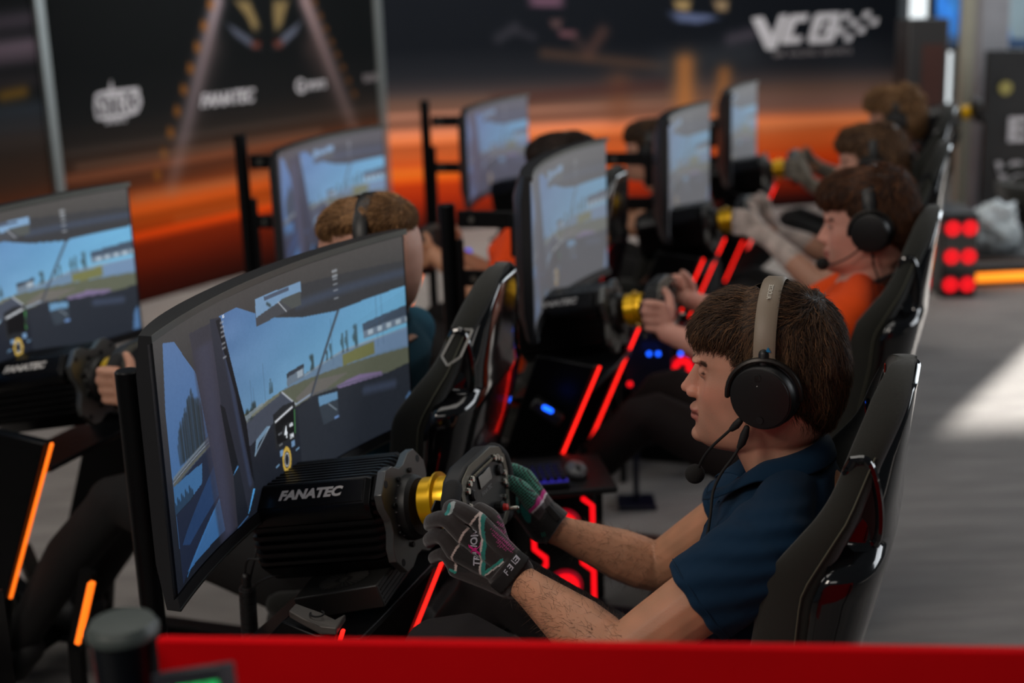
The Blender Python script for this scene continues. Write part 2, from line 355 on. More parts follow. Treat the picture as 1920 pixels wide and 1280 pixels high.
# far window wall
BY = 11.6
def bp(px, py): r = at(px, py, 1)-CP; t = BY/r[1]; q = CP+t*r; return float(q[0]), float(q[2])
GW = mat('far_wall', (74, 76, 78), .8); FRM = mat('window_frame', (190, 195, 196), .5)
SKYW = mat('daylight_glass', (235, 242, 245), .3, emit=(236, 243, 246), es=1.15)
def wallrect(x0, x1, z0, z1, y=BY, t=.1): return box(((x0+x1)/2, y+t/2, (z0+z1)/2), (x1-x0, t, z1-z0))
xa = bp(1660, 100)[0]; single('wall_back', '', '', WF, join(wallrect(-9, 14, 2.6, 5.2), wallrect(-9, xa-.3, 0, 2.6), wallrect(xa-.6, bp(1740, 300)[0], -.0, bp(1700, 118)[1]), wallrect(bp(1740, 300)[0], 6.03, 0, bp(1770, 195)[1]), wallrect(bp(1795, 0)[0], 6.03, 0, 2.6), wallrect(6.03, 8.4, 0, .25), wallrect(8.4, 14, 0, 2.6)), GW, kind='structure', smooth=False)  # unseen stretches block the sun; the opening shapes its floor patch
x0, x1, x2 = bp(1690, 0)[0], bp(1748, 0)[0], bp(1796, 0)[0]; zt = bp(1750, 70)[1]
single('window_1', '', '', WF, join(wallrect(xa-.3, bp(1712, 0)[0], bp(0, 50)[1]-.0, 2.6, BY+.08, .01)), mat('pale_pane', (150, 158, 152), .3, emit=(165, 172, 164), es=.7), kind='structure', smooth=False)
single('window_2', '', '', WF, join(wallrect(bp(1712, 0)[0], x2, bp(1770, 195)[1]-.3, 2.6, BY+.08, .01)), SKYW, kind='structure', smooth=False)
zb = bp(1720, 60)[1]
single('trim_1', '', '', WF, join(wallrect(xa-.4, x1, zb-.05, zb+.02, BY-.02), wallrect(x1-.02, x1+.03, .8, 2.6, BY-.02), wallrect(xa-.4, x1, bp(1700, 112)[1]-.02, bp(1700, 112)[1]+.06, BY-.04, .2)), FRM, kind='structure', smooth=False)
single('column', 'pale square column beside the bright window', 'column', WF, join(box((*at(1845, 300, 9.6)[:2], 1.5), (.19, .2, 3.0))), mat('column_grey', (150, 152, 160), .7, var=.08), base=(*at(1845, 300, 9.6)[:2], 0), bevel=.01)
single('column_guard', 'cream strip along the left edge of the pale column', 'panel', WF, box((*at(1817, 300, 9.7)[:2], 1.5), (.19, .12, 3.0)), mat('cream', (172, 172, 158), .7), base=(*at(1817, 300, 9.7)[:2], 0), bevel=.01)
# overhead video screen with blue picture
def at_y(px, py, Y): r = at(px, py, 1)-CP; return CP+r*Y/r[1]
a, b = at_y(1753, 82, 10.2), at_y(1990, 92, 10.2); up_ = 1.0
nx, nz = 60, 40; P = []; C = []
for i in range(nx):
    for j in range(nz):
        u, v = i/(nx-1), j/(nz-1); q = a+(b-a)*u+A([0, 0, v*up_]); P.append(q)
        n1 = noise.noise(Vector((u*6, v*5, 0))); n2 = noise.noise(Vector((u*11+4, v*9, 3)))
        c = A([28, 88, 158.])*(1+.45*n1)+A([40, 60, 50])*max(0, n2); e = .62-.25*v+.08*n1
        if u*1.0 > e: c = A([120, 138, 146.])*(1+.1*n1)
        if v < .06: c = A([40, 62, 92.])
        C.append(c)
lc = np.clip(A(C), 0, 255)/255.; lc = ((lc+.055)/1.055)**2.4
t = T('video_screen', 'large hanging video screen with a blue picture beside the window', 'screen', WF, (a+b)/2)
t.part('screen_face', grid(A(P).reshape(nx, nz, 3)), mat('blue_screen', rough=.4, attr='Col', emit='attr', es=.8), col=lc, ang=180)
t.part('screen_housing', box((a+b)/2+A([0, .07, up_/2]), (np.linalg.norm(b-a)+.05, .1, up_+.05)), BLACKP, bevel=.005)
for x_ in (.25, .75): t.part('hanging_rod', tube([a+(b-a)*x_+A([0, .07, up_]), a+(b-a)*x_+A([0, .07, up_+1.2])], .012, 10), BLACKM)
# dark event wall on the right with white letters
e0 = at_y(1853, 95, 9.3); e1 = at_y(2060, 95, 9.3); zb0 = 0; c0 = (e0+e1)/2
t = T('exhibition_board', 'black display panel with white lettering behind the right-hand seat', 'panel', WF, (c0[0], c0[1], 0))
t.part('panel_face', box((c0[0], c0[1]+.03, e0[2]/2), (abs(e1[0]-e0[0]), .05, e0[2])), mat('panel_black', (30, 31, 33), .5, var=.2), bevel=.004)
for s_, x, y, h in (('E', 1906, 245, 44), ('VX', 1900, 322, 34)):
    q = at_y(x, y, 9.28); q2 = at_y(x, y-h, 9.28); sz = (q2[2]-q[2])*1.4
    t.part('panel_lettering', text(s_, sz, q, (1, 0, 0), (0, 0, 1), .002, .15 if s_ == 'VX' else 0, .04*sz, sx=1.2), LOGO, smooth=False)
q = at_y(1885, 165, 9.28); t.part('yellow_badge', lathe([(.045, 0), (.045, .01)], q, (0, -1, 0), 18), mat('badge', (170, 160, 90), .5))

# ------------------------------------------------------------------ monitors
def srgb(C): C = np.clip(A(C, float), 0, 255)/255.; return np.where(C <= .04045, C/12.92, ((C+.055)/1.055)**2.4)
def raster(nx, ny, detail=1):
    S, Y = np.meshgrid(np.linspace(0, 1.03, nx), np.linspace(0, 1, ny), indexing='ij'); C = np.zeros((nx, ny, 3))
    C[:] = ramp(Y, [(0, (62, 61, 61)), (.2, (50, 50, 52)), (.5, (38, 41, 50)), (.75, (26, 31, 42)), (1, (22, 27, 38))]); C *= (1+.12*(S[..., None]-.5))
    def pg(P, c, a=1.): m_ = inpoly(S, Y, P); C[m_] = C[m_]*(1-a)+A(c if not callable(c) else c(S[m_], Y[m_]), float)*a
    def ln(a, b, w, c, al=1.):
        Q = np.stack([S.ravel()*2.15, Y.ravel()], 1); d = segd(Q, (a[0]*2.15, a[1]), (b[0]*2.15, b[1])).reshape(S.shape)
        m_ = (np.clip(1.2-d/w, 0, 1)*al)[..., None]; C[:] = C*(1-m_)+A(c)*m_
    def sky(s, y):
        n = vnoise(s, y, 5, 9, 14); t = np.clip((s-.3)/.7, 0, 1)[:, None]; h = np.clip(y/.55, 0, 1)[:, None]
        return (A([62, 100, 158])*(1-t)+A([72, 142, 196])*t)*(1-h*.0)+h*A([22, 28, 12])+((n-.5)[:, None]*16*(1-t))
    ws = [(.299, .06), (.373, .058), (.445, .12), (.535, .187), (.639, .238), (.77, .272), (1.04, .263), (1.04, .676), (.947, .68), (.832, .66), (.657, .63), (.584, .638), (.479, .651), (.383, .687), (.371, .571), (.348, .382), (.319, .189)]
    pg(ws, sky)
    pg([(.36, .53), (.44, .54), (.533, .529), (.66, .50), (.775, .50), (1.04, .53), (1.04, .676), (.947, .689), (.798, .66), (.658, .632), (.585, .64), (.48, .65), (.383, .68), (.37, .6)], (84, 90, 74))
    pg([(.585, .6), (.66, .56), (.80, .60), (.70, .635), (.6, .632)], (96, 94, 90))
    pg([(.533, .53), (.621, .51), (.779, .478), (1.04, .49), (1.04, .594), (.775, .556), (.627, .537)], (88, 118, 148)); ln((.63, .515), (.78, .482), .006, (120, 140, 156)); ln((.78, .482), (1.03, .49), .006, (128, 146, 160))
    pg([(.782, .500), (.905, .495), (.905, .562), (.781, .557)], (104, 108, 62)); pg([(.905, .49), (1.04, .48), (1.04, .58), (.905, .565)], (96, 128, 168), .7)
    pg([(.866, .385), (1.04, .365), (1.04, .46), (.867, .465)], (92, 112, 134)); pg([(.866, .385), (1.04, .365), (1.04, .42), (.867, .425)], (54, 70, 90))
    for i in range(5): x = .885+.035*i; pg([(x, .43), (x+.018, .43), (x+.018, .455), (x, .455)], (150, 170, 186))
    pg([(.532, .537), (.581, .624), (.5, .65), (.383, .687), (.369, .669), (.374, .573), (.44, .548)], (58, 66, 82))
    ln((.532, .537), (.585, .628), .006, (168, 176, 188)); ln((.374, .575), (.472, .536), .004, (128, 132, 130)); ln((.585, .63), (.655, .618), .006, (130, 150, 176))
    pg([(.556, .463), (.629, .456), (.625, .523), (.555, .523)], (92, 110, 128)); pg([(.556, .463), (.629, .456), (.629, .475), (.556, .485)], (46, 54, 66)); pg([(.60, .48), (.622, .478), (.622, .51), (.60, .512)], (140, 156, 170))
    for x, y0, y1, w in ((.483, .465, .51, .004), (.488, .45, .51, .004), (.493, .47, .51, .004), (.737, .425, .49, .006), (.783, .40, .485, .008), (.80, .395, .485, .008), (.834, .385, .478, .012), (.66, .44, .50, .010), (.378, .53, .56, .012), (.41, .515, .55, .012), (.395, .54, .56, .016), (.72, .45, .49, .006)):
        for yy in np.linspace(y0, y1, 7): ln((x-w*.4*math.sin(yy*90), yy), (x+w*.4, yy), w*1.3, (38, 52, 52), .7)
    for x, y0 in ((.462, .36), (.405, .40), (.415, .44), (.745, .3), (.92, .25), (.94, .25)): ln((x, y0), (x, .53), .0025, (54, 84, 120), .7)
    for i in range(5): ln((.80, .44-.012*i), (1.03, .36-.018*i), .0015, (64, 108, 150), .6)
    pg([(.37, .545), (.45, .53), (.45, .548), (.37, .57)], (120, 136, 148), .8); pg([(.40, .555), (.52, .53), (.52, .545), (.40, .57)], (112, 116, 92), .7)
    pg([(.479, .061), (1.04, .13), (1.04, .263), (.77, .272), (.639, .238), (.474, .134)], (44, 47, 53), .9); ln((.62, .17), (1.04, .19), .03, (50, 62, 84), .8)
    pg([(.452, .061), (.639, .068), (.635, .176), (.449, .186)], (58, 62, 70)); pg([(.453, .061), (.639, .068), (.638, .115), (.56, .118), (.451, .145)], (98, 138, 178)); pg([(.49, .068), (.59, .071), (.59, .088), (.49, .086)], (62, 76, 100)); pg([(.55, .115), (.636, .112), (.635, .176), (.60, .178)], (66, 72, 72))
    ln((.545, .12), (.575, .178), .004, (160, 168, 178)); ln((.50, .105), (.512, .12), .01, (40, 56, 60), .9)
    ln((.777, .272), (.646, .638), .011, (44, 50, 60)); ln((.781, .272), (.652, .63), .003, (82, 96, 116))
    for y in (.075, .10, .115, .14, .17, .21): ln((.765, y), (.780, y), .004 if y > .11 else .009, (150, 160, 170), .8)
    pg([(.749, .64), (.84, .635), (.927, .668), (.93, .69), (.83, .672), (.76, .662)], (112, 96, 138)); ln((.66, .625), (.95, .688), .004, (70, 74, 92), .8)
    pg([(.59, .66), (.66, .635), (.83, .675), (.95, .70), (1.03, .68), (1.03, 1), (.59, 1)], (36, 42, 52), .75); ln((.86, .73), (.97, .76), .03, (60, 74, 104), .6)
    pg([(.677, .65), (.753, .671), (.753, .731), (.678, .714)], (84, 132, 172)); pg([(.677, .70), (.753, .708), (.753, .80), (.69, .80)], (46, 56, 68)); ln((.715, .71), (.745, .76), .004, (120, 136, 150)); pg([(.735, .79), (.752, .79), (.752, .80), (.735, .80)], (90, 130, 190))
    pg([(1.001, .99), (1.012, .86), (1.03, .83), (1.03, .99)], (64, 104, 152)); pg([(.398, .75), (.41, .68), (.46, .65), (.475, .66), (.42, .70)], (96, 130, 160)); ln((.40, .745), (.47, .66), .005, (150, 178, 200), .8)
    pg([(.487, .617), (.53, .60), (.581, .61), (.576, .79), (.488, .785)], (30, 33, 38)); pg([(.494, .64), (.572, .635), (.570, .77), (.496, .765)], (12, 13, 17)); ln((.496, .655), (.568, .632), .008, (205, 212, 220)); ln((.577, .65), (.573, .76), .004, (60, 150, 70))
    for x, y in ((.505, .80), (.555, .79)): pg([(x, y), (x+.014, y), (x+.014, y+.028), (x, y+.028)], (96, 136, 178))
    d = np.hypot((S-.531)/.016, (Y-.862)/.055); m_ = (d < 1.15) & (d > .75); C[m_] = (196, 158, 52); m_ = (d < .62) & (d > .5); C[m_] = (170, 176, 182)
    for x, y in ((.485, .865), (.572, .845)): ln((x, y), (x+.012, y-.004), .005, (110, 160, 205))
    # left window, pillars
    pg([(.045, .029), (.097, .053), (.179, .23), (.248, .957), (.03, .967), (.026, .3)], lambda s, y: (A([68, 104, 158])*(1-y)[:, None]+A([40, 92, 150])*y[:, None]))
    pg([(.03, .56), (.22, .51), (.235, .75), (.03, .99)], (58, 70, 84)); pg([(.03, .60), (.22, .56), (.235, .8), (.03, .99)], (24, 34, 58))
    for i in range(46):
        r = np.random.default_rng(i); x = .068+.125*r.random(); y0 = .27+.22*abs(x-.145)/.06*.5+.05*r.random(); ln((x, y0), (x+.004, .53), .010, (30, 40, 46), .55)
    ln((.034, .56), (.207, .525), .008, (96, 112, 128)); ln((.034, .585), (.207, .555), .006, (88, 90, 78)); ln((.03, .575), (.207, .54), .003, (130, 140, 150))
    pg([(.03, .59), (.169, .60), (.161, .68), (.10, .70), (.026, .70)], (44, 96, 150))
    for i in range(14): x = .03+.0065*i; ln((x, .66+.015*math.sin(i*2.1)), (x, .70), .008, (20, 32, 46), .8)
    pg([(.045, .84), (.074, .804), (.284, .586), (.324, .737), (.079, .871)], (26, 54, 98)); ln((.053, .98), (.226, .815), .004, (40, 104, 172)); ln((.226, .815), (.324, .737), .005, (64, 140, 208))
    pg([(.165, .06), (.283, .069), (.30, .5), (.30, .99), (.246, .985), (.213, .588), (.18, .22)], (44, 44, 56))
    for i in range(9): t = i/8.; ln((.175+.10*t, .15), (.222+.065*t, .99), .02, (46+10*math.sin(t*3.1), 46+14*math.sin(t*3.1), 62+26*math.sin(t*3.1)), .5)
    pg([(.258, .051), (.305, .066), (.35, .40), (.385, .873), (.352, .98), (.329, .741), (.275, .42)], (34, 38, 52)); ln((.30, .10), (.37, .85), .02, (44, 58, 90), .7)
    pg([(.283, .07), (.30, .07), (.375, .57), (.388, .86), (.378, .82), (.34, .42)], (14, 17, 24)); pg([(.27, .42), (.29, .45), (.325, .72), (.30, .76), (.285, .6)], (16, 20, 28))
    pg([(.349, .98), (.381, .884), (.389, .89), (.358, .968)], (60, 150, 225)); ln((.348, .985), (.30, 1.0), .004, (50, 100, 160))
    for y in (.09, .11, .13, .15, .18, .20, .24): ln((.302, y), (.314, y), .006, (150, 156, 164), .7)
    C += (vnoise(S, Y, 9, 220, 120)[..., None]-.5)*4
    C = C*.80+C.mean(-1, keepdims=True)*.17+A([9, 7, 5.])*(1-Y[..., None]*.9)  # reflection haze painted over the picture, strongest at the top
    return srgb(C)
SCR = raster(600, 280); SCRLO = raster(200, 100)
def screen_mat(n, s): return mat('screen_'+n, rough=.42, attr='Col', emit='attr', es=s, spec=.35)
def monitor(fr, label, c, m_, detail, wd=(.41, -.41), zt=1.17, zb=.79, back=0, f0=.758, tint=(1, 1, 1)):
    R_ = 1.6; F_ = lambda l: f0+math.sqrt(R_*R_-l*l)-math.sqrt(R_*R_-.16)
    t = T('curved_monitor', label, 'monitor', fr, (f0+.05, 0, zb), 'curved monitors of the racing rigs')
    nx, ny = c.shape[:2]; l0, l1 = .40, .40-.8*1.03; zt_ = zt-.004; zb_ = zb+.012
    P = [[(F_(l)-.0, l, z) for z in np.linspace(zt_, zb_, ny)] for l in np.linspace(l0, l1, nx)]
    cc = c*A(tint)
    t.part('screen', grid(P), m_, col=cc.reshape(-1, 3), ang=180)
    # housing: rim and rounded back
    LS = np.linspace(l0+.012, l1-.008, 40); sec = []
    for i, l in enumerate(LS):
        f = F_(l); e = 1-abs(2*i/39-1)**6; b = .026+.028*e
        sec.append([(f-.004, l, zt+.008), (f-.004, l, zt-.002), (f+.003, l, zt-.004), (f+.003, l, zb+.008), (f-.004, l, zb+.012), (f-.007, l, zb-.008), (f+b*.6, l, zb-.008), (f+b, l, zb+.06), (f+b, l, zt-.05), (f+b*.6, l, zt+.008)])
    V, F = grid(sec, cv=True); n = 10; F = F+[tuple(reversed(range(n))), tuple(39*n+j for j in range(n))]
    h = t.part('housing', (V, F), mat('monitor_shell', (30, 31, 34), .42, bump=.0001, bscale=800), ang=30)
    sec = [[(F_(l)-.0075, l, zb-.004), (F_(l)-.0075, l, zb-.0075), (F_(l)-.003, l, zb-.0085), (F_(l)-.003, l, zb-.004)] for l in LS]
    t.part('chin_strip', grid(sec, cv=True), mat('chin', (110, 112, 110), .3, .8))
    V, F = grid([[(F_(l)-.0045, l, zt+.0085), (F_(l)-.0045, l, zt-.0018), (F_(l)-.0035, l, zt-.0018), (F_(l)-.0035, l, zt+.0085)] for l in LS], cv=True)
    t.part('rim', (V, F), mat('rim', (120, 122, 116), .35, .5))
    t.part('mount_block', box((F_(0)+.075, 0, (zt+zb)/2), (.05, .12, .12)), BLACKM, bevel=.004)
    if detail:
        def stt(s_, size, s, v, b=0, mm=WHITE, sx=.9):
            l = .4-.8*s; f = F_(l); th = math.asin(l/R_); ux = A([math.sin(th), -math.cos(th), 0]); z = zt-.38*v
            t.part('screen_digits', text(s_, size, (f-.0015, l, z), ux, (0, 0, 1), .0002, 0, b, sx=sx), mm, smooth=False)
        WD = mat('digit_dim', (120, 124, 130), .5, emit=(120, 124, 130), es=.6); WE = mat('digit_glow', (210, 215, 220), .5, emit=(215, 222, 228), es=.8)
        stt('4', .030, .532, .712, .0004, WE, .62); stt('194', .012, .555, .742, .0002, WE, .7); stt('6436', .009, .556, .690, .0001, WE, .6); stt('0:32.167', .005, .508, .70, 0, WD, .7); stt('0:41.40', .005, .508, .75, 0, WD, .7); stt('RS', .007, .313, .075, 0, WE)
        l = .0; t.part('maker_mark', text('AORUS', .011, (F_(-.01)-.0083, -.006, zb+.002), (0, -1, 0), (0, 0, 1), .0003, .2, .0004), mat('mark', (160, 160, 160), .4), smooth=False)
    return t
def mon_frame(px0, py0, d, px1):          # frame of a monitor from its left corner and the sight line of its right corner
    a = at(px0, py0, d); best = None
    for k in range(900):
        th = math.radians(20+k*.1); b = a+A([math.cos(th), math.sin(th), 0])*.82; v = b-CP; e = abs(960+FPX*(v@RT)/(v@FW)-px1)
        if best is None or e < best[0]: best = (e, th, b)
    b = best[2]; L_ = vn(A([*(a-b)[:2], 0])); Fd = np.cross(L_, [0, 0, 1]); mid = (a+b)/2
    return Frame(mid[:2], Fd[:2])
monitor(RA[0], 'nearest curved monitor facing the driver in the navy polo', SCR, screen_mat('near', .8), True)
def stand(fr, label, f0=1.09, mf=None, f1=.84, z0=.96, z1=.82, top=1.0):
    t = T('monitor_stand', label, 'stand', fr, (f0, 0, 0), 'stands behind the monitors')
    t.part('post', lathe([(.019, .0), (.0215, .003), (.0215, top-.003), (.019, top)], (f0, 0, 0), (0, 0, 1), 24), BLACKM)
    t.part('rail', box((f0-.032, 0, .80), (.016, .022, .34)), BLACKM, bevel=.002)
    for z in (z0, z1):
        b = t.part('bracket', join(bar((f0-.03, 0, z), (f1, 0, z+.0), .012, .045), box((f1, 0, z), (.012, .10, .06))), BLACKM, bevel=.002)
        t.part('screw', lathe([(.009, 0), (.009, .006)], (f0-.07, .006, z), (0, 1, 0), 14), GREYM, parent=b)
    t.part('foot_plate', box((f0, 0, .008), (.16, .22, .016)), BLACKM, bevel=.003)
    return t
stand(RA[0], 'round black post left of the nearest monitor, holding it by two brackets')
mons = [((993, 338, 3.14), 1129, 'curved monitor second from the front, right of the seat with the logo', 'thin black stand behind the second monitor of the right row'),
        ((1253, 234, 4.42), 1326, 'curved monitor third from the front in the right row', 'thin black stand behind the third monitor of the right row'),
        ((1372, 181, 5.75), 1416, 'narrow-looking curved monitor farthest back in the right row', 'thin black stand behind the farthest monitor of the right row')]
MAT2 = screen_mat('mid', .8)
for (x, y, d), x1, lab, sl in mons:
    mf = mon_frame(x, y, d, x1); dz = at(x, y, d)[2]; lo = SCRLO*(.55-.08*(x > 1200))+A([.085, .085, .09])*(1 if x < 1200 else 1.15)  # picture lifted towards grey: washed-out look of the grazing view painted in
    monitor(mf, lab, lo, MAT2, False, zt=dz, zb=dz-.38, f0=0); stand(mf, sl, .34, f1=.09, z0=dz-.16, z1=dz-.32, top=dz-.12)
MAT3 = screen_mat('left', 1.05)
monitor(RB[0], 'bright curved monitor cut by the left edge of the picture', raster(260, 130), MAT3, False); stand(RB[0], 'stand behind the monitor at the left edge, its post mostly hidden')
for (x, y, d), x1, lab, sl in [((517, 291, 4.05), 711, 'curved monitor behind the fair-haired driver in the left row', 'tall black post with two arms left of the monitor behind the fair-haired driver'),
                               ((872, 212, 5.45), 984, 'curved monitor farthest back in the left row, before the wide backdrop panel', 'black post with two arms left of the farthest monitor in the left row')]:
    mf = mon_frame(x, y, d, x1); dz = at(x, y, d)[2]
    monitor(mf, lab, SCRLO*(.8 if x < 600 else .62)+A([.03, .028, .04])*(1 if x < 600 else 2), MAT3 if x < 600 else MAT2, False, zt=dz, zb=dz-.38, f0=0); stand(mf, sl, .33, f1=.09, z0=dz-.07, z1=dz-.27, top=dz+.02)
# ------------------------------------------------------------------ wheel base
FBM = mat('wheel_base_black', (17, 17, 18), .36, .55, bump=.0001, bscale=1200)
PLATE = mat('front_plate', (104, 105, 103), .34, .75, var=.1)
YEL = mat('yellow_anodised', (222, 172, 8), .32, .55, var=.06)
TA = math.radians(10); AX = A([math.cos(TA), 0, -math.sin(TA)]); AV = A([math.sin(TA), 0, math.cos(TA)]); LL = A([0, 1., 0])
QR0 = A([.548, 0, .803])
def wb(l, v, w): return QR0+LL*l+AV*v+AX*w           # w away from the driver
def wheel_base(fr, label, detail=True, brand=True):
    t = T('wheel_base', label, 'wheel base', fr, wb(0, -.1, .15), 'direct drive wheel bases of the rigs')
    H = .082; c = .030
    def octa(h, c, fins=True, n=7):
        P = []; 
        def side(a, b, nrm, fin):
            a, b = A(a), A(b)
            if not fins or not fin: P.extend([a, b]); return
            P.append(a)
            for i in range(n):
                t0 = (i+.18)/n; t1 = (i+.34)/n; t2 = (i+.74)/n; t3 = (i+.90)/n
                P.extend([a+(b-a)*t0-A(nrm)*.008, a+(b-a)*t1+A(nrm)*.001, a+(b-a)*t2+A(nrm)*.001, a+(b-a)*t3-A(nrm)*.008])
            P.append(b)
        side((h, -h+c), (h, h-c), (1, 0), True); side((h, h-c), (h-c, h), (.7, .7), False)
        side((h-c, h), (-h+c, h), (0, 1), True); side((-h+c, h), (-h, h-c), (-.7, .7), False)
        side((-h, h-c), (-h, -h+c), (-1, 0), True); side((-h, -h+c), (-h+c, -h), (-.7, -.7), False)
        side((-h+c, -h), (h-c, -h), (0, -1), False); side((h-c, -h), (h, -h+c), (.7, -.7), False)
        return P
    secs = []
    for w, s in ((.040, .88), (.052, .97), (.062, 1.0), (.270, 1.0), (.278, .97), (.284, .90)):
        secs.append([wb(p[0]*s, p[1]*s-.006, w) for p in octa(H, c)])
    V, F = grid(secs, cv=True); n = len(secs[0]); F = F+[tuple(reversed(range(n))), tuple(5*n+j for j in range(n))]
    body = t.part('body', (V, F), FBM, ang=30)
    # corner rails: the smooth one carries the lettering
    for sl in (1, -1):
        P = [(sl*.086, .018), (sl*.092, .034), (sl*.090, .048), (sl*.062, .082), (sl*.052, .080), (sl*.062, .03)]
        V = [[wb(p[0], p[1]-.004, w) for p in P] for w in (.052, .060, .262, .276)]
        for k, s in ((0, .94), (3, .94)):
            V[k] = [wb(p[0]*s, (p[1])*s-.004, (.052, 0, 0, .276)[k]) for p in P]
        g_, F = grid(V, cv=True); F = F+[tuple(range(6)), tuple(18+j for j in range(6))]
        t.part('corner_rail', (g_, F), FBM, bevel=.002, ang=30)
    # front plate with bolt holes and cut-outs
    def pl(h, c): return [(h, -h+c), (h, h-c), (h-c, h), (-h+c, h), (-h, h-c), (-h, -h+c), (-h+c, -h), (h-c, -h)]
    oc = pl(.086, .030); per = []
    for a_, b_ in zip(oc, oc[1:]+oc[:1]): per += [(a_[0]+(b_[0]-a_[0])*k_/5., a_[1]+(b_[1]-a_[1])*k_/5.) for k_ in range(5)]
    per = [(x_*(.86 if abs(abs(math.degrees(math.atan2(y_, x_))) % 90-45) > 32 else 1), y_*(.86 if abs(abs(math.degrees(math.atan2(y_, x_))) % 90-45) > 32 else 1)) for x_, y_ in per]
    inn = [(x_/math.hypot(x_, y_)*.050, y_/math.hypot(x_, y_)*.050) for x_, y_ in per]; n_ = len(per)
    V = [wb(x_, y_-.004, .028) for x_, y_ in per]+[wb(x_, y_-.004, .042) for x_, y_ in per]+[wb(x_, y_-.002, .042) for x_, y_ in inn]+[wb(x_, y_-.002, .028) for x_, y_ in inn]
    F = [(a_*n_+j, a_*n_+(j+1) % n_, ((a_+1) % 4)*n_+(j+1) % n_, ((a_+1) % 4)*n_+j) for a_ in range(4) for j in range(n_)]
    t.part('front_plate', (A(V), F), PLATE, bevel=.001, ang=30)
    for sx in (1, -1):
        for sv in (1, -1):
            t.part('bolt_recess', lathe([(.0062, 0), (.0062, .001)], wb(sx*.064, sv*.066-.004, .0275), AX, 18), RUBBER)
    for i in range(8):
        a = math.pi*(i+.5)/4; t.part('bolt', lathe([(.0042, 0), (.0046, .0008), (.0046, .003)], wb(.060*math.cos(a), .060*math.sin(a), .0235), AX, 12), BLACKM)
    t.part('dial_ring', lathe([(.030, 0), (.046, 0), (.052, .006), (.054, .016), (.054, .034), (.034, .034)], wb(0, 0, .008), AX, 48), BLACKP, ang=30)
    if detail:
        for i in range(10):
            a = math.radians(60-24*i); rd = A([0, 0, 0])+LL*math.cos(a)+AV*math.sin(a); tn = -LL*math.sin(a)+AV*math.cos(a)
            t.part('dial_mark', box(wb(0, 0, .030)+rd*.0543, (.010, .0016, .0006), (AX, tn, rd)), mat('mark2', (150, 150, 148), .5))
    if brand:
        a_, b_ = wb(.090, .044, .165), wb(.062, .078, .165); nr = vn(np.cross(AX, b_-a_)); uy = vn((b_-a_))
        t.part('maker_lettering', text('FANATEC', .0215, (a_+b_)/2+vn(LL*.75+AV*.66)*.0022+AX*-.006, -AX, uy, .0003, .25, .0010, sx=1.2), mat('maker_white', (205, 202, 198), .5), smooth=False)
        t.part('label_strip', box((a_+b_)/2+vn(LL*.75+AV*.66)*.0004, (.205, .038, .002), (AX, uy, vn(np.cross(AX, uy)))), mat('satin_black', (24, 24, 25), .30, .6), bevel=.003)
    return t
def fan_box(fr, label):
    a = fr.q(549, 1123, .118); b = fr.q(705.5, 1097, .118) if fr is RA[0] else None
    if b is None: a = RA[0].q(549, 1123, .118); b = RA[0].q(705.5, 1097, .118)
    e1 = vn(b-a); ln = np.linalg.norm(b-a); e2 = vn(A([.0, -1, .12])); e2 = vn(e2-e1*(e2@e1)); e3 = np.cross(e2, e1); e3 = e3 if e3[2] > 0 else -e3
    t = T('power_unit', label, 'power supply', fr, (a+b)/2-e3*.04, 'power units under the wheel bases')
    c = (a+b)/2+e2*.06-e3*.020
    t.part('case', box(c, (ln, .12, .040), (e1, e2, e3)), mat('unit_black', (46, 45, 43), .42, .3), bevel=.0025)
    g = []
    o = (a+b)/2+e2*.040+e3*.0006
    for i in range(28):
        th = 2*math.pi*i/28; r0, r1 = .013, .030+.006*abs(math.cos(th)); d = e1*math.cos(th)*1.25+e2*math.sin(th)*.85
        g.append(bar(o+d*r0, o+d*r1, .0016, .0012, e3))
    t.part('fan_grille', join(*g, lathe([(.007, 0), (.007, .001)], o-e3*.0005, e3, 20)), mat('grille', (78, 76, 72), .4, .4))
    t.part('grille_rim', join(*[bar(o+e3*.0004+(e1*math.cos(x)*1.25+e2*math.sin(x)*.85)*.037, o+e3*.0004+(e1*math.cos(x+.16)*1.25+e2*math.sin(x+.16)*.85)*.037, .0008, .0008, e3) for x in np.arange(0, 6.28, .22)]), DARKG)
    vs = [box(c-e1*(ln/2+.0006)+e2*0-e3*(-.015+.0075*i), (.0015, .108, .0022), (e1, e2, e3)) for i in range(5)]
    vs = [(v+(e1*(ln+.0012) if (b-a)@e1 > 0 else 0)*0, f) for v, f in vs]
    fr_end = [box(b*1+e2*.06-e3*(.004+.0075*i)+e1*.0006, (.0015, .108, .0024), (e1, e2, e3)) for i in range(5)]
    t.part('vent_slats', join(*fr_end), DARKG)
    return t
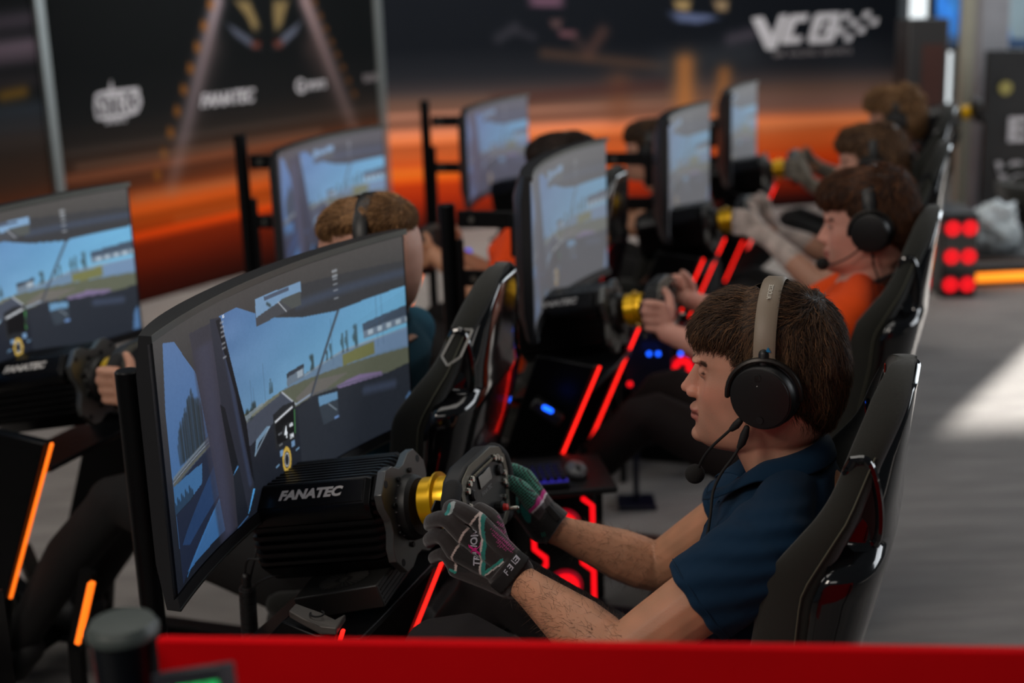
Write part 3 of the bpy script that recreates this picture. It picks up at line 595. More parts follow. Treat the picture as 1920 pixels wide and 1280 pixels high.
# ------------------------------------------------------------------ steering wheel
WC = wb(0, .006, -.108)
def wp(l, v, w=0, rot=0):
    l = l*.86; v = v*.80
    c, s = math.cos(rot), math.sin(rot); return WC+LL*(l*c-v*s)+AV*(l*s+v*c)-AX*w     # w towards the driver
CHR = mat('chrome', (170, 168, 160), .22, 1); RED = mat('red_cap', (205, 30, 22), .4); OLIVE = mat('plate_olive', (104, 101, 90), .38, .6, var=.08)
def steering_wheel(fr, label, rot=0, detail=True):
    t = T('steering_wheel', label, 'steering wheel', fr, WC, 'steering wheels of the rigs')
    q = lambda l, v, w=0: wp(l, v, w, rot); ex = q(1, 0)-q(0, 0); ey = q(0, 1)-q(0, 0)
    out = [(-.058, .088), (.058, .088), (.098, .074), (.118, .052), (.120, .014), (.104, -.030), (.092, -.062), (.060, -.082), (-.060, -.082), (-.092, -.062), (-.104, -.030), (-.120, .014), (-.118, .052), (-.098, .074)]
    t.part('housing', prism([(p[0], p[1]) for p in out], q(0, 0, -.030), ex, ey, -AX*.032), mat('housing_black', (26, 26, 27), .5, bump=.0002, bscale=900), bevel=.006)
    ring = []
    oi = [(p[0]*.97, p[1]*.97) for p in out]; ii = [(p[0]*.84, p[1]*.80) for p in out]; n = len(out)
    V = [q(*p, .0022) for p in oi]+[q(*p, .0045) for p in oi]+[q(*p, .0045) for p in ii]+[q(*p, .0022) for p in ii]
    F = [(a*n+j, a*n+(j+1) % n, ((a+1) % 4)*n+(j+1) % n, ((a+1) % 4)*n+j) for a in range(4) for j in range(n)]
    t.part('face_frame', (A(V), F), OLIVE, bevel=.0008, ang=30)
    t.part('face_plate', prism([(p[0]*.84, p[1]*.8) for p in out], q(0, 0, .001), ex, ey, -AX*.0022), mat('face_black', (30, 31, 32), .35, .3))
    t.part('hub', lathe([(.022, 0), (.030, .012), (.034, .040), (.040, .052)], q(0, 0, -.026), AX, 28), BLACKM, ang=30)
    t.part('quick_release', lathe([(.030, 0), (.0395, 0), (.0400, .003), (.0400, .018), (.0475, .020), (.0475, .024), (.0405, .026), (.0405, .046), (.034, .050), (.030, .050)], q(0, 0, -.058), AX, 48), YEL, ang=30)
    for s in (1, -1):
        gp = spl([(s*.108, .060), (s*.130, .040), (s*.137, .005), (s*.130, -.035), (s*.112, -.066), (s*.092, -.074)], 5)
        t.part('grip', tube([q(p[0], p[1], -.010) for p in gp], .0155, 14, .85), mat('grip_rubber', (20, 20, 21), .8, bump=.0004, bscale=700))
        t.part('shift_paddle', prism([(s*.045, .012), (s*.105, .040), (s*.128, .030), (s*.126, -.006), (s*.10, -.014), (s*.045, -.012)] if s > 0 else [(s*.045, -.012), (s*.10, -.014), (s*.126, -.006), (s*.128, .030), (s*.105, .040), (s*.045, .012)], q(0, 0, -.046), ex, ey, -AX*.003), DARKG, bevel=.001)
        t.part('lower_paddle', prism([(s*.04, -.02), (s*.098, -.03), (s*.104, -.078), (s*.086, -.080), (s*.04, -.045)] if s > 0 else [(s*.04, -.045), (s*.086, -.080), (s*.104, -.078), (s*.098, -.03), (s*.04, -.02)], q(0, 0, -.052), ex, ey, -AX*.003), DARKG, bevel=.001)
    if detail:
        t.part('display', box(q(0, .040, .0045), (.062, .026, .003), (ex, ey, AX)), mat('dead_display', (10, 11, 12), .15), bevel=.001)
        t.part('rev_lights', join(*[ball(q(-.045+.0075*i, .062, .006), .0022, nu=8, nv=6) for i in range(13)]), mat('led_lens', (150, 148, 130), .3))
        t.part('maker_lettering', text('FANATEC', .012, q(0, .014, .0036), -ex, ey, .0003, .25, .0003), mat('dim_white', (120, 120, 118), .5), smooth=False)
        bt = lambda l, v, r=.0062, h=.007, m_=CHR, n_='push_button': t.part(n_, lathe([(r, 0), (r, h*.7), (r*.75, h), (r*.3, h)], q(l, v, .002), -AX, 18), m_)
        for s in (1, -1):
            for l, v in ((.074, .056), (.088, .046), (.060, .060), (.092, .016), (.084, .000), (.094, -.012)): bt(s*l, v)
            bt(s*.070, .030, .009, .008, BLACKP, 'thumb_pad')
            b = t.part('rotary_knob', lathe([(.010, 0), (.010, .012), (.0085, .014)], q(s*.030, -.035, .002), -AX, 24), BLACKP)
            t.part('knob_cap', lathe([(.006, 0), (.005, .006), (.002, .007)], q(s*.030, -.035, .016), -AX, 16), RED, parent=b, label='red cap of the rotary knob')
            b = t.part('toggle_switch', tube([q(s*.056, -.048, .004), q(s*.060, -.050, .026)], [.0030, .0042], 12), CHR)
            t.part('toggle_collar', lathe([(.006, 0), (.006, .005)], q(s*.056, -.048, .002), -AX, 14), DARKG, parent=b)
            bt(s*.075, -.030, .0055, .006, RED if s > 0 else CHR)
        t.part('centre_dial', lathe([(.013, 0), (.013, .010), (.011, .012)], q(0, -.052, .002), -AX, 28), BLACKP)
    return t
# ------------------------------------------------------------------ rig frame with light strips
def rig_frame(fr, label, led, es, stripe=True, split=False):
    t = T('rig_frame', label, 'rig frame', fr, (.3, 0, 0), 'frames of the racing rigs')
    LM = mat('led_'+led, (255, 40, 30) if led == 'red' else (255, 120, 20), .5, emit=(255, 30, 22) if led == 'red' else (255, 112, 24), es=es)
    for s in (1, -1):
        lowp = fr is RA[0] and s > 0
        p = t.part('side_panel', prism(([(.616, .668), (.648, .664), (.705, .680), (.78, .60)] if lowp else [(.575, .715), (.725, .735)])+[(.86, .36), (.90, .07), (.78, .07), (.735, .33)], (0, s*.20-.014, 0), (1, 0, 0), (0, 0, 1), (0, .028, 0)), BLACKM, bevel=.003)
        a, b = A([.608, s*.20, .672] if lowp else [.566, s*.20, .713]), A([.728, s*.20, .338])
        if es: t.part('light_strip', bar(a, b, .008, .006, (0, 1, 0)), LM, parent=p, bevel=.002, label='glowing '+led+' light strip')
        t.part('base_rail', box((.56, s*.24, .045), (1.04, .05, .09)), BLACKM, bevel=.003)
        t.part('seat_upright', box((.12, s*.19, .17), (.24, .03, .18)), BLACKM, bevel=.003)
    for f in (.08, .45, 1.05): t.part('cross_bar', box((f, 0, .045), (.05, .44, .05)), BLACKM, bevel=.003)
    t.part('wheel_deck', prism([(.585, .655), (.80, .615), (.80, .603), (.585, .643)], (0, -.19, 0), (1, 0, 0), (0, 0, 1), (0, .38, 0)), BLACKM, bevel=.002)
    # cover plate on the near top corner
    P = [fr.q(*p, l) for p, l in (((541, 1144), .225), ((554, 1130), .20), ((600, 1147), .19), ((628, 1160), .19), ((648, 1150), .17), ((630, 1177), .225), ((600, 1173), .225), ((566, 1158), .225))] if fr is RA[0] else None
    if P is not None:
        V = A(P+[p-A([0, 0, .012]) for p in P]); n = 8
        cp_ = t.part('cover_plate', (V, [tuple(range(n)), tuple(reversed(range(n, 2*n)))]+[(i, n+i, n+(i+1) % n, (i+1) % n) for i in range(n)]), mat('cover_grey', (92, 88, 84), .5, .4, var=.1), bevel=.002, label='dull grey cover plate with a small emblem')
        c_ = A(P).mean(0)+A([0, 0, .004]); sp = [c_+A([.012*math.cos(a)*(1-.3*a/5), .010*math.sin(a), .0]) for a in np.arange(0, 4.6, .4)]
        t.part('emblem', tube(sp, .0016, 6), RUBBER, parent=cp_)
    t.part('pedal_plate', prism([(.86, .09), (1.10, .26), (1.10, .24), (.86, .07)], (0, -.17, 0), (1, 0, 0), (0, 0, 1), (0, .34, 0)), BLACKM, bevel=.002)
    if fr is RB[0]:
        a, b = fr.q(172, 1092, .27), fr.q(147, 1205, .27); p = t.part('toe_upright', join(bar(a+A([.015, -.012, .02]), b+A([.015, -.012, -.02]), .02, .03), bar(b+A([.015, -.012, 0]), A([b[0]+.03, b[1]-.012, .0]), .02, .03)), BLACKM); t.part('light_strip', bar(a, b, .014, .010, (0, 1, 0)), LM, parent=p)
    for l in (-.12, 0, .12):
        p = t.part('pedal', box((.93, l, .24), (.012, .055, .14), (vn([1, 0, -.35]), (0, 1, 0), vn([.35, 0, 1]))), GREYM, bevel=.004)
        t.part('pedal_arm', bar((.93, l, .16), (1.0, l, .17), .02, .02), BLACKM, parent=p)
    return t
# ------------------------------------------------------------------ bucket seat
FAB = mat('seat_fabric', (21, 22, 15), .95, bump=.0006, bscale=1400, sheen=.2, var=.1)
CUR = lambda tab, u: np.interp(u, [r[0] for r in tab], [r[1] for r in tab])
SW = [(.40, .205), (.6, .222), (.75, .230), (.85, .230), (.891, .223), (.927, .207), (.952, .192), (.974, .178), (1.008, .157), (1.035, .128), (1.055, .10), (1.075, .065), (1.088, .03), (1.092, .012)]
SE = [(.40, .09), (.6, .02), (.755, -.014), (.823, -.020), (.849, -.030), (.891, -.064), (.927, -.096), (.952, -.112), (.974, -.120), (1.008, -.132), (1.035, -.143), (1.06, -.153), (1.085, -.168), (1.092, -.176)]
SD = [(.40, .09), (.75, .085), (.85, .085), (.89, .071), (.927, .056), (.952, .048), (.974, .048), (1.035, .052), (1.06, .050), (1.085, .036), (1.092, .028)]
SCn = [(.40, -.01), (.5, -.045), (.687, -.098), (.752, -.120), (.85, -.142), (.95, -.152), (1.03, -.160), (1.07, -.166), (1.092, -.178)]
def racing_seat(fr, label, outer=False, group='racing seats of the rigs', du=0):
    t = T('racing_seat', label, 'seat', fr, (-.05, 0, .26), group)
    us = np.concatenate([np.linspace(.40, 1.04, 34), [1.05, 1.06, 1.07, 1.079, 1.086, 1.091]]); ts = np.linspace(-1, 1, 31)
    def S(u, tt, off=0):
        w = CUR(SW, u); g_ = CUR(SE, u)-CUR(SCn, u); a = abs(tt)
        return A([CUR(SCn, u)+g_*a**2.2-off*(1-.55*a**3), np.sign(tt)*w*math.sin(a*math.pi/2)**.9*(1+0*a)+np.sign(tt)*off*a*.25, u])
    # padded cushion: front skin and rounded rim closed to the back
    rows = []
    for u in us:
        row = [S(u, x) for x in ts]
        e = S(u, 1); w = row[-1][1]; D = CUR(SD, u); th = .030; q_ = min(1, w/.06)
        k = [(e[0]-D*.10, w+.007*q_), (e[0]-D*.35, w+.014*q_), (e[0]-D*.70, w+.014*q_), (e[0]-D*.95, w+.006*q_)]
        row = row+[A([f, l, u]) for f, l in k]+[A([min(f_[0]-th, e[0]-D), f_[1]*.95, u]) if abs(f_[1]) > w*.8 else A([f_[0]-th, f_[1]*.95, u]) for f_ in row[::-1][2:-2]]+[A([f, -l, u]) for f, l in k[::-1]]
        rows.append(row)
    V, F = grid(rows, cv=True); n = len(rows[0]); F = F+[tuple(reversed(range(n))), tuple((len(us)-1)*n+j for j in range(n))]
    c = t.part('back_cushion', (V, F), FAB, sub=1, ang=180, label='dark fabric back cushion with raised side wings')
    t.part('piping', tube([A([S(u, 1)[0]-CUR(SD, u)*.72, S(u, 1)[1]+.0145, u]) for u in us[2:-8]], .0011, 6), mat('piping_grey', (84, 84, 70), .9), parent=c)
    # hard shell: wide below the shoulder ledge, narrow above it
    sh = []
    for u in np.concatenate([np.linspace(.36, .850, 20), [.858, .866, .874, .882], np.linspace(.89, 1.05, 12), [1.062, 1.07]]):
        k = sstep(.852, .884, u); w = (CUR(SW, u)+.022)*(1-k)+(CUR(SW, u)*.84)*k
        b = CUR([(.36, -.03), (.5, -.085), (.687, -.140), (.752, -.160), (.818, -.176), (.866, -.186), (.919, -.188), (1.07, -.205)], u); e_ = CUR(SE, u)-CUR(SD, u)*.9
        sh.append([A([b+(e_-b)*abs(x)**3, np.sign(x)*w*math.sin(abs(x)*math.pi/2)**.75, u]) for x in np.linspace(-1, 1, 31)])
    V, F = grid(sh); t.part('shell', (V, F), GLOSS, solid=.010, ang=60, label='glossy black shell')
    for s in (1, -1):
        o = A([-.160, s*.178, .942]); P = spl([o+A([.022, 0, .055]), o+A([.030, 0, .03]), o+A([.024, 0, -.035]), o+A([.006, 0, -.062]), o+A([-.012, 0, -.050]), o+A([-.012, 0, .0]), o+A([.002, 0, .052]), o+A([.022, 0, .055])], 5)[:-1]
        r_ = t.part('harness_slot', tube(P, .0065, 8, closed=True, round_=False), GLOSS)
        t.part('slot_shade', prism([(p[0]-o[0], p[2]-o[2]) for p in P], o, (1, 0, 0), (0, 0, 1), (0, .003, 0)), mat('slot_dark', (8, 8, 9), .6), parent=r_)  # dark inset stands in for the shade inside the open slot
    t.part('seat_base', loft([((.12, 0, .27), (.16, 0, 0), (0, .20, 0)), ((.12, 0, .30), (.18, 0, .01), (0, .215, 0)), ((.13, 0, .35), (.18, 0, .02), (0, .215, 0)), ((.14, 0, .37), (.16, 0, .02), (0, .19, 0))], 32, 4), FAB)
    for s in (1, -1):
        t.part('thigh_bolster', tube([(-.05, s*.205, .42), (.10, s*.21, .44), (.24, s*.205, .43)], [.035, .04, .03], 14, .8), FAB)
        P = [(-.30, .36), (-.13, .30), (-.13, .36), (-.20, .42)]
    mk = t.part('seat_badge', join(*[bar(S(*a)+A([.001, 0, 0]), S(*b)+A([.001, 0, 0]), .0016, .002, (1, 0, 0))  for a, b in (((1.045, -.34), (1.045, -.66)), ((1.005, -.40), (1.045, -.34)), ((1.045, -.66), (1.005, -.70)), ((1.005, -.40), (1.005, -.70)))]), mat('badge_white', (150, 150, 146), .7), parent=c)
    t.part('badge_tab', box(S(1.052, -.62)+A([.001, 0, 0]), (.002, .014, .012)), mat('badge_red', (190, 50, 30), .6), parent=c)
    if outer:
        w_ = lambda u, a: A([S(u, 1)[0]-CUR(SD, u)*a, S(u, 1)[1]+.0150, u]); Pq = [(1.0, .30), (1.0, .95), (.955, .95), (.940, .60), (.955, .20)]
        t.part('wing_badge', join(*[bar(w_(*a), w_(*b), .0016, .0045, (0, 1, 0)) for a, b in zip(Pq, Pq[1:]+Pq[:1])]), mat('badge_white', (150, 150, 146), .7), parent=c)
    return t
# ------------------------------------------------------------------ side stand with PC, keyboard, mouse
REDG = mat('fan_red', (255, 20, 30), .5, emit=(255, 10, 22), es=1.3); REDS = mat('fan_red_soft', (120, 4, 20), .5, emit=(200, 6, 40), es=.35)
def pc_tower(fr, pos, label, w=.16, d=.30, h=.30, far=False, cat='computer'):
    f, l, u = pos; t = T('pc_tower', label, cat, fr, pos, 'computer towers of the rigs')
    t.part('case', join(box((f+d/2, l, u+h/2), (d-.02, w, h))), mat('case_black', (12, 12, 14), .3, .3), bevel=.004)
    t.part('front_glass', box((f+.004, l, u+h/2), (.006, w-.01, h-.01)), mat('smoked_glass', (8, 6, 8), .15), bevel=.002)
    r = min(w*.33, h/3*.42); nf = 3 if h > .4 else 2
    if far: r = w*.23
    for i in range(nf*(2 if far else 1)):
        l_ = l
        if far: l = pos[1]+(w*.24 if i % 2 else -w*.24); z = u+h*(i//2+.5)/nf
        else: z = u+h*(i+.5)/nf
        o = (f-.001, l, z)
        fa = t.part('fan', lathe([(r, 0), (r, .004), (r*.95, .006)], o, (-1, 0, 0), 32), REDS, label='red glowing fan')
        t.part('fan_ring', lathe([(r*.38, 0), (r*.38, .004), (r*.78, .004), (r*.78, 0)], (f-.005, l, z), (-1, 0, 0), 32), REDG, parent=fa)
        t.part('fan_hub', lathe([(r*.22, 0), (r*.22, .007)], (f-.005, l, z), (-1, 0, 0), 20), RUBBER, parent=fa)
    l = pos[1]
    for s in (() if far else (1, -1)):
        w2 = w*.43; P = [(0, s*w2, u+.02), (0, s*w2, u+h*.36), (0, s*w2*.62, u+h*.44), (0, s*w2*.62, u+h*.50), (0, s*w2, u+h*.58), (0, s*w2, u+h-.03), (0, s*w2*.7, u+h-.012)]
        t.part('light_tube', tube([(f-.004, l+p[1], p[2]) for p in P], .0055, 8), REDG)
    return t
def side_stand(fr, pos, label, keys=(90, 70, 255)):
    f, l = pos; t = T('side_stand', label, 'stand', fr, (f, l, 0), 'side stands between the rigs')
    t.part('tray', box((f-.04, l, .499), (.24, .33, .016)), BLACKP, bevel=.004)
    t.part('shelf', box((f+.0, l-.03, .177), (.34, .24, .016)), BLACKP, bevel=.003)
    for a in (-.04, .16):
        for b in (-.14, .14): t.part('leg', box((f+a, l+b, .25), (.018, .018, .50)), BLACKM)
    return t
def keyboard(fr, pos, label, em, n=(5, 14), rz=0):
    f, l, u = pos; t = T('keyboard', label, 'keyboard', fr, pos, 'keyboards of the rigs')
    t.part('case', box((f, l, u+.010), (.12, .20, .016)), BLACKP, bevel=.003)
    gl = mat('key_glow%d' % em[0], em, .5, emit=em, es=.35)
    t.part('glow_plate', box((f, l, u+.0185), (.112, .192, .001)), gl)
    ks = [box((f-.044+.022*i, l-.086+.0172*j, u+.024), (.016, .0135, .010)) for i in range(5) for j in range(11)]
    o = t.part('keys', join(*ks), mat('key_cap', (24, 24, 28), .5)); o['kind'] = 'stuff'
    return t
def mouse(fr, pos, label):
    f, l, u = pos; t = T('computer_mouse', label, 'mouse', fr, pos, 'computer mice of the rigs')
    V, F = ball((f, l, u+.010), (.045, .026, .020), nu=24, nv=14); V = A(V); V[:, 2] = np.maximum(V[:, 2], u)
    t.part('shell', (V, F), mat('mouse_shell', (98, 98, 100), .35), ang=60); t.part('scroll_wheel', lathe([(.011, -.004), (.011, .004)], (f-.026, l, u+.020), (0, 1, 0), 16), RUBBER)
    return t
wheel_base(RA[0], 'nearest black wheel base with white maker lettering under the nearest monitor')
fan_box(RA[0], 'ribbed black power unit with round fan grille under the nearest wheel base')
steering_wheel(RA[0], 'formula-style steering wheel gripped by the driver in the navy polo', rot=.0)
rig_frame(RA[0], 'nearest rig frame with thin red light strips, mostly hidden by the red barrier', 'red', 2.2)
racing_seat(RA[0], 'nearest black bucket seat holding the driver in the navy polo')
LBL = [('second', 'orange shirt and headset microphone'), ('third', 'white gloves'), ('farthest', 'curly hair')]
for k in (1, 2, 3):
    o, wh = LBL[k-1]; dt = k == 1
    wheel_base(RA[k], '%s wheel base of the right row, before the driver with %s' % (o, wh) if k < 3 else 'farthest black wheel base of the right row, under the last monitor', dt, k == 1)
    steering_wheel(RA[k], '%s steering wheel of the right row with a yellow ring' % o, 0, dt)
    rig_frame(RA[k], '%s rig frame of the right row with red light strips' % o, 'red', 1.4)
racing_seat(RA[1], 'black bucket seat of the driver in the orange shirt, right row'); racing_seat(RA[2], 'black bucket seat third in the right row, behind the orange driver'); racing_seat(RA[3], 'black bucket seat farthest back in the right row')
wheel_base(RB[0], 'black wheel base under the monitor at the left edge'); steering_wheel(RB[0], 'steering wheel half hidden left of the nearest monitor', 0, False)
rig_frame(RB[0], 'rig frame at the left edge with orange light strips', 'orange', 1.5); 
for k in (1, 2):
    wheel_base(RB[k], ['', 'wheel base second in the left row, behind the fair-haired driver', 'wheel base third in the left row, half behind monitors'][k], False, False)
    steering_wheel(RB[k], ['', 'steering wheel at the end of the arms behind the fair-haired driver', 'steering wheel third in the left row, half hidden'][k], 0, False)
    rig_frame(RB[k], ['', 'rig frame of the left row, its orange strip above the seat with the badge', 'rig frame farthest back in the left row'][k], 'orange', 1.5)
sB = RB[0].w(RB[0].q(934, 506, 0)); F2 = vn([-.972, .235, 0])
racing_seat(Frame((sB+F2*.185)[:2], F2[:2]), 'black bucket seat with white badge and glossy side slot, holding the fair-haired driver', True)
racing_seat(Frame(RB[1].w((.03, 0, 0))[:2], ROWDIR), 'black bucket seat behind the second monitor, left row'); racing_seat(Frame(RB[2].w((.12, 0, 0))[:2], ROWDIR), 'black bucket seat third in the left row, behind monitors')
for k in (0, 1):
    fr = Frame(A([.1027, 2.9437])+A([.445, 1.32])*k, (-.12, 1))
    side_stand(fr, (.13, .04), ['side stand with keyboard, mouse and red-lit computer behind the near driver\'s forearms', 'side stand with blue-lit keyboard, second from the front'][k])
    pc_tower(fr, (.0, .0, .186), ['red-lit computer with two glowing fans seen between the near driver\'s forearms', 'red-lit computer seen just before the near driver\'s nose'][k])
    keyboard(fr, (.035, .085, .508), ['keyboard with violet glow on the tray behind the gloved right hand', 'keyboard with blue lights on the tray beside the bare hands'][k], [(70, 60, 230), (20, 60, 255)][k])
    mouse(fr, (.07, -.045, .508), ['grey mouse on the nearest tray, right of the violet keyboard', 'grey mouse on the tray with the blue-lit keyboard'][k])
pb = at(1216, 690, 4.24); single('haze_panel', 'added dark blue panel for the blue haze behind the round blue lights', 'panel', WF, join(box((pb[0], pb[1]+.03, pb[2]+.02), (.15, .03, .18)), box((pb[0]-.04, pb[1]+.03, pb[2]/2), (.018, .018, pb[2])), box((pb[0]-.04, pb[1]+.03, .008), (.12, .12, .016))), mat('panel_blue', (8, 12, 34), .4), bevel=.003)  # panel put in behind the loose lights, coloured like the blue haze
BLU = mat('blue_dot', (20, 80, 255), .4, emit=(20, 90, 255), es=3)
for k, (x, y, d) in enumerate(((1176, 664, 4.2), (1217, 663, 4.2), (1234, 663, 4.2), (1276, 663, 4.2), (1292, 662, 4.2), (1233, 640, 4.3))):
    single('indicator_light', 'small round blue indicator light in the row behind the second wheel base', 'light', WF, ball(at(x, y, d), .0065 if k < 5 else .004), BLU, group='blue indicator lights behind the second wheel base')
for x, y, d, r, lab in ((1181, 720, 4.2, .008, 'red indicator light below the row of blue lights'),):
    single('indicator_light', lab, 'light', WF, ball(at(x, y, d), r), REDG)
RA_ = single('indicator_light', 'blue indicator light on the dark hub below the second monitor', 'light', WF, tube([at(1021, 764, 3.3), at(1033, 770, 3.3)], .006, 12), BLU)
single('indicator_light', 'faint blue light on the dark rig behind the bare forearms', 'light', WF, ball(at(878, 472, 5.0), .012), mat('blue_dim', (10, 40, 220), .4, emit=(15, 50, 240), es=1))
single('usb_hub', 'dark grey hub with a blue light on the second rig, below its monitor', 'hub', WF, bar(at(1000, 752, 3.34), at(1052, 790, 3.34), .05, .03, (0, 1, 0)), DARKG, bevel=.006)
single('indicator_light', 'round orange light low behind the near red strip', 'light', WF, ball(at(803, 1144, 3.0), .007), mat('orange_dot', (255, 140, 40), .4, emit=(255, 150, 50), es=1.6))
# ------------------------------------------------------------------ far right corner
fl = WF
pc_tower(Frame(at(1797, 540, 7.05)[:2]+A([0, .0]), (.05, 1)), (0, 0, 0), 'far computer tower with six red lights, right of the seats', w=.18, d=.4, h=.44, far=True)
BAR = at(1832, 528, 7.3)
t = T('light_bar', 'long orange glowing light bar on the floor at the right edge', 'light bar', WF, (BAR[0]+.5, BAR[1], .02))
t.part('glow_tube', tube([(BAR[0], BAR[1], .05), (BAR[0]+1.3, BAR[1]+.05, .05)], .024, 14), mat('led_bar', (255, 150, 30), .4, emit=(255, 138, 30), es=1.6))
t.part('bar_base', box((BAR[0]+.65, BAR[1]+.05, .016), (1.35, .06, .03)), BLACKP)
c = at(1868, 468, 7.6)
V, F = ball((0, 0, 0), (.13, .10, .12), nu=60, nv=40); V = A([v*(1+.5*noise.noise(Vector(v*11))+.35*abs(noise.noise(Vector(v*26)))) for v in V])+A([c[0], c[1], .27])
single('plastic_bag', 'crumpled shiny white plastic bag beside the far red-lit computer', 'bag', WF, (V, F), mat('bag_white', (190, 200, 205), .18, coat=.4), ang=50)
single('low_table', 'low dark table under the white bag at the right edge', 'table', WF, join(box((c[0]+.15, c[1], .13), (.8, .5, .03)), box((c[0]-.2, c[1], .06), (.04, .4, .12)), box((c[0]+.5, c[1], .06), (.04, .4, .12))), BLACKP, bevel=.003)
farf = Frame((at(1895, 330, 8.3)[0]+.25, at(1895, 330, 8.3)[1]), (-1, .15))
racing_seat(farf, 'dark bucket seat at the right edge before the white-lettered panel'); wheel_base(farf, 'far black wheel base with a yellow ring before the pale column', False, False); steering_wheel(farf, 'far steering wheel with a yellow ring near the pale column', 0, False); rig_frame(farf, 'far rig frame at the right edge, before the black display panel', 'orange', .0)
fb = at(1722, 240, 9.0)
t = T('speaker_tower', 'tall dark cabinet between the far curly head and the bright window', 'cabinet', WF, (fb[0], fb[1], 0))
t.part('cabinet', box((fb[0], fb[1], .68), (.26, .3, 1.36)), mat('cab_dark', (34, 32, 33), .5), bevel=.01); t.part('front_panel', box((fb[0]+.03, fb[1]-.155, .95), (.14, .01, .5)), mat('cab_brown', (60, 26, 18), .6), bevel=.003)
# ------------------------------------------------------------------ foreground barrier and left counter
REDB = mat('barrier_red', (214, 0, 12), .8, var=.04, spec=.1)
def at_z(px, py, z): r = at(px, py, 1)-CP; return CP+r*(z-CAMZ)/r[2]
a, b = at_z(292, 1200, 1.04), at_z(1920, 1222, 1.04); d = vn(b-a); b = b+d*.5
t = T('barrier_board', 'red barrier board across the bottom of the picture', 'barrier', WF, ((a+b)[0]/2, (a+b)[1]/2, 0))
nrm = A([-d[1], d[0], 0.]); t.part('board', box((a+b)/2-A([0, 0, .24])+nrm*.006, (np.linalg.norm(b-a), .012, .48), (d, nrm, (0, 0, 1))), REDB, bevel=.002)
for q in (a+d*.1, b-d*.1): t.part('support_post', box((q[0]+nrm[0]*.03, q[1]+nrm[1]*.03, .45), (.03, .03, .9)), BLACKM)
cx = at(228, 1160, 1.26); cz = cx[2]
t = T('plastic_cup', 'dark cup with a pale lid, blurred in the bottom left corner', 'cup', WF, (cx[0], cx[1], cz-.115))
t.part('cup_body', lathe([(.024, 0), (.026, .002), (.031, .10), (.0318, .102)], (cx[0], cx[1], cz-.115), (0, 0, 1), 40), mat('cup_dark', (13, 20, 28), .3), ang=50)
t.part('lid', lathe([(.0335, 0), (.0335, .006), (.031, .009), (.029, .013), (.012, .014)], (cx[0], cx[1], cz-.015), (0, 0, 1), 40), mat('lid_pale', (70, 78, 76), .4, var=.2), ang=50)
t.part('print_patch', box((cx[0]+.006, cx[1]-.031, cz-.07), (.018, .003, .012)), mat('cup_blue', (20, 60, 170), .4))
dx = at(345, 1262, 1.08)
e1 = vn(at(425, 1243, 1.07)-at(270, 1266, 1.1)); e2 = A([0, 0, 1.]); e2 = vn(e2-e1*(e2@e1)+A([0, .35, 0])); e2 = vn(e2-e1*(e2@e1)); e3 = np.cross(e1, e2)
t = T('display_box', 'dark box with green glowing digits at the bottom edge', 'timer', WF, (dx[0], dx[1], dx[2]-.05))
tc = (at(425, 1243, 1.07)+at(270, 1266, 1.1))/2
t.part('case', box(tc-e2*.075+e3*.01*np.sign(e3[1]), (.068, .15, .02), (e1, e2, e3)), mat('timer_case', (18, 22, 32), .5), bevel=.002)
gs = [box(tc-e2*.018+e1*(x)-e3*np.sign(e3[1])*.0002+A([0, -.0006, 0]), (.012, .012, .001), (e1, e2, e3)) for x in (-.021, -.004, .010, .024)]
for g_ in gs: t.part('glowing_segment', g_, mat('green_led', (20, 160, 80), .5, emit=(24, 170, 84), es=.9))
cz0 = cz-.1155
single('counter', 'black counter at the bottom left carrying the cup', 'counter', WF, box((cx[0]-.02, cx[1]-.18, cz0-.02), (.34, .50, .04)), mat('counter_black', (16, 15, 17), .5), bevel=.003)
pt = at(22, 1128, 2.3); PTF = Frame(pt[:2]+A([-.12, .0]), (.0, 1))
t = pc_tower(PTF, (-.06, 0, pt[2]-.50), 'computer tower at the left edge, its top lit orange', w=.17, d=.13, h=.50)
single('plinth', 'dark plinth under the computer tower at the left edge', 'plinth', PTF, box((.02, 0, (pt[2]-.50)/2), (.20, .20, pt[2]-.501)), BLACKP, bevel=.004)
# ------------------------------------------------------------------ cables under the nearest monitor
CB = mat('cable_black', (14, 14, 15), .4); q = lambda x, y, l=.06: RA[0].q(x, y, l)
def cable(pts, lab, r=.0022): single('cable', lab, 'cable', RA[0], tube(spl([q(*p) for p in pts], 6), r, 8), CB)
cable([(552, 1050), (520, 1056), (480, 1048), (463, 1052), (459, 1080), (464, 1100), (460, 1140), (466, 1200)], 'thin black cable looping left from the nearest wheel base, upper one')
cable([(560, 1070), (530, 1076), (500, 1084), (478, 1098), (469, 1130), (470, 1180), (474, 1215)], 'thin black cable looping left from the nearest wheel base, lower one')
cable([(497, 985, .02), (486, 1010, .02), (478, 1045, .04), (468, 1090, .05), (462, 1150, .06)], 'black cable hanging down behind the nearest monitor')
single('cable_sleeve', 'ribbed black sleeve bundling the cables left of the nearest power unit', 'cable', RA[0], lathe([(.012, 0)]+[x for i in range(9) for x in ((.0145, .004+.012*i), (.0145, .013+.012*i), (.0132, .0135+.012*i), (.0132, .0155+.012*i))]+[(.012, .115)], q(470, 1215, .06), q(465, 1128, .06)-q(470, 1215, .06), 18), BLACKP, ang=30)
single('cable_clip', 'small black ferrite clip on the looping cables', 'clip', RA[0], tube([q(461, 1082), q(463, 1100)], .0075, 14), BLACKP)
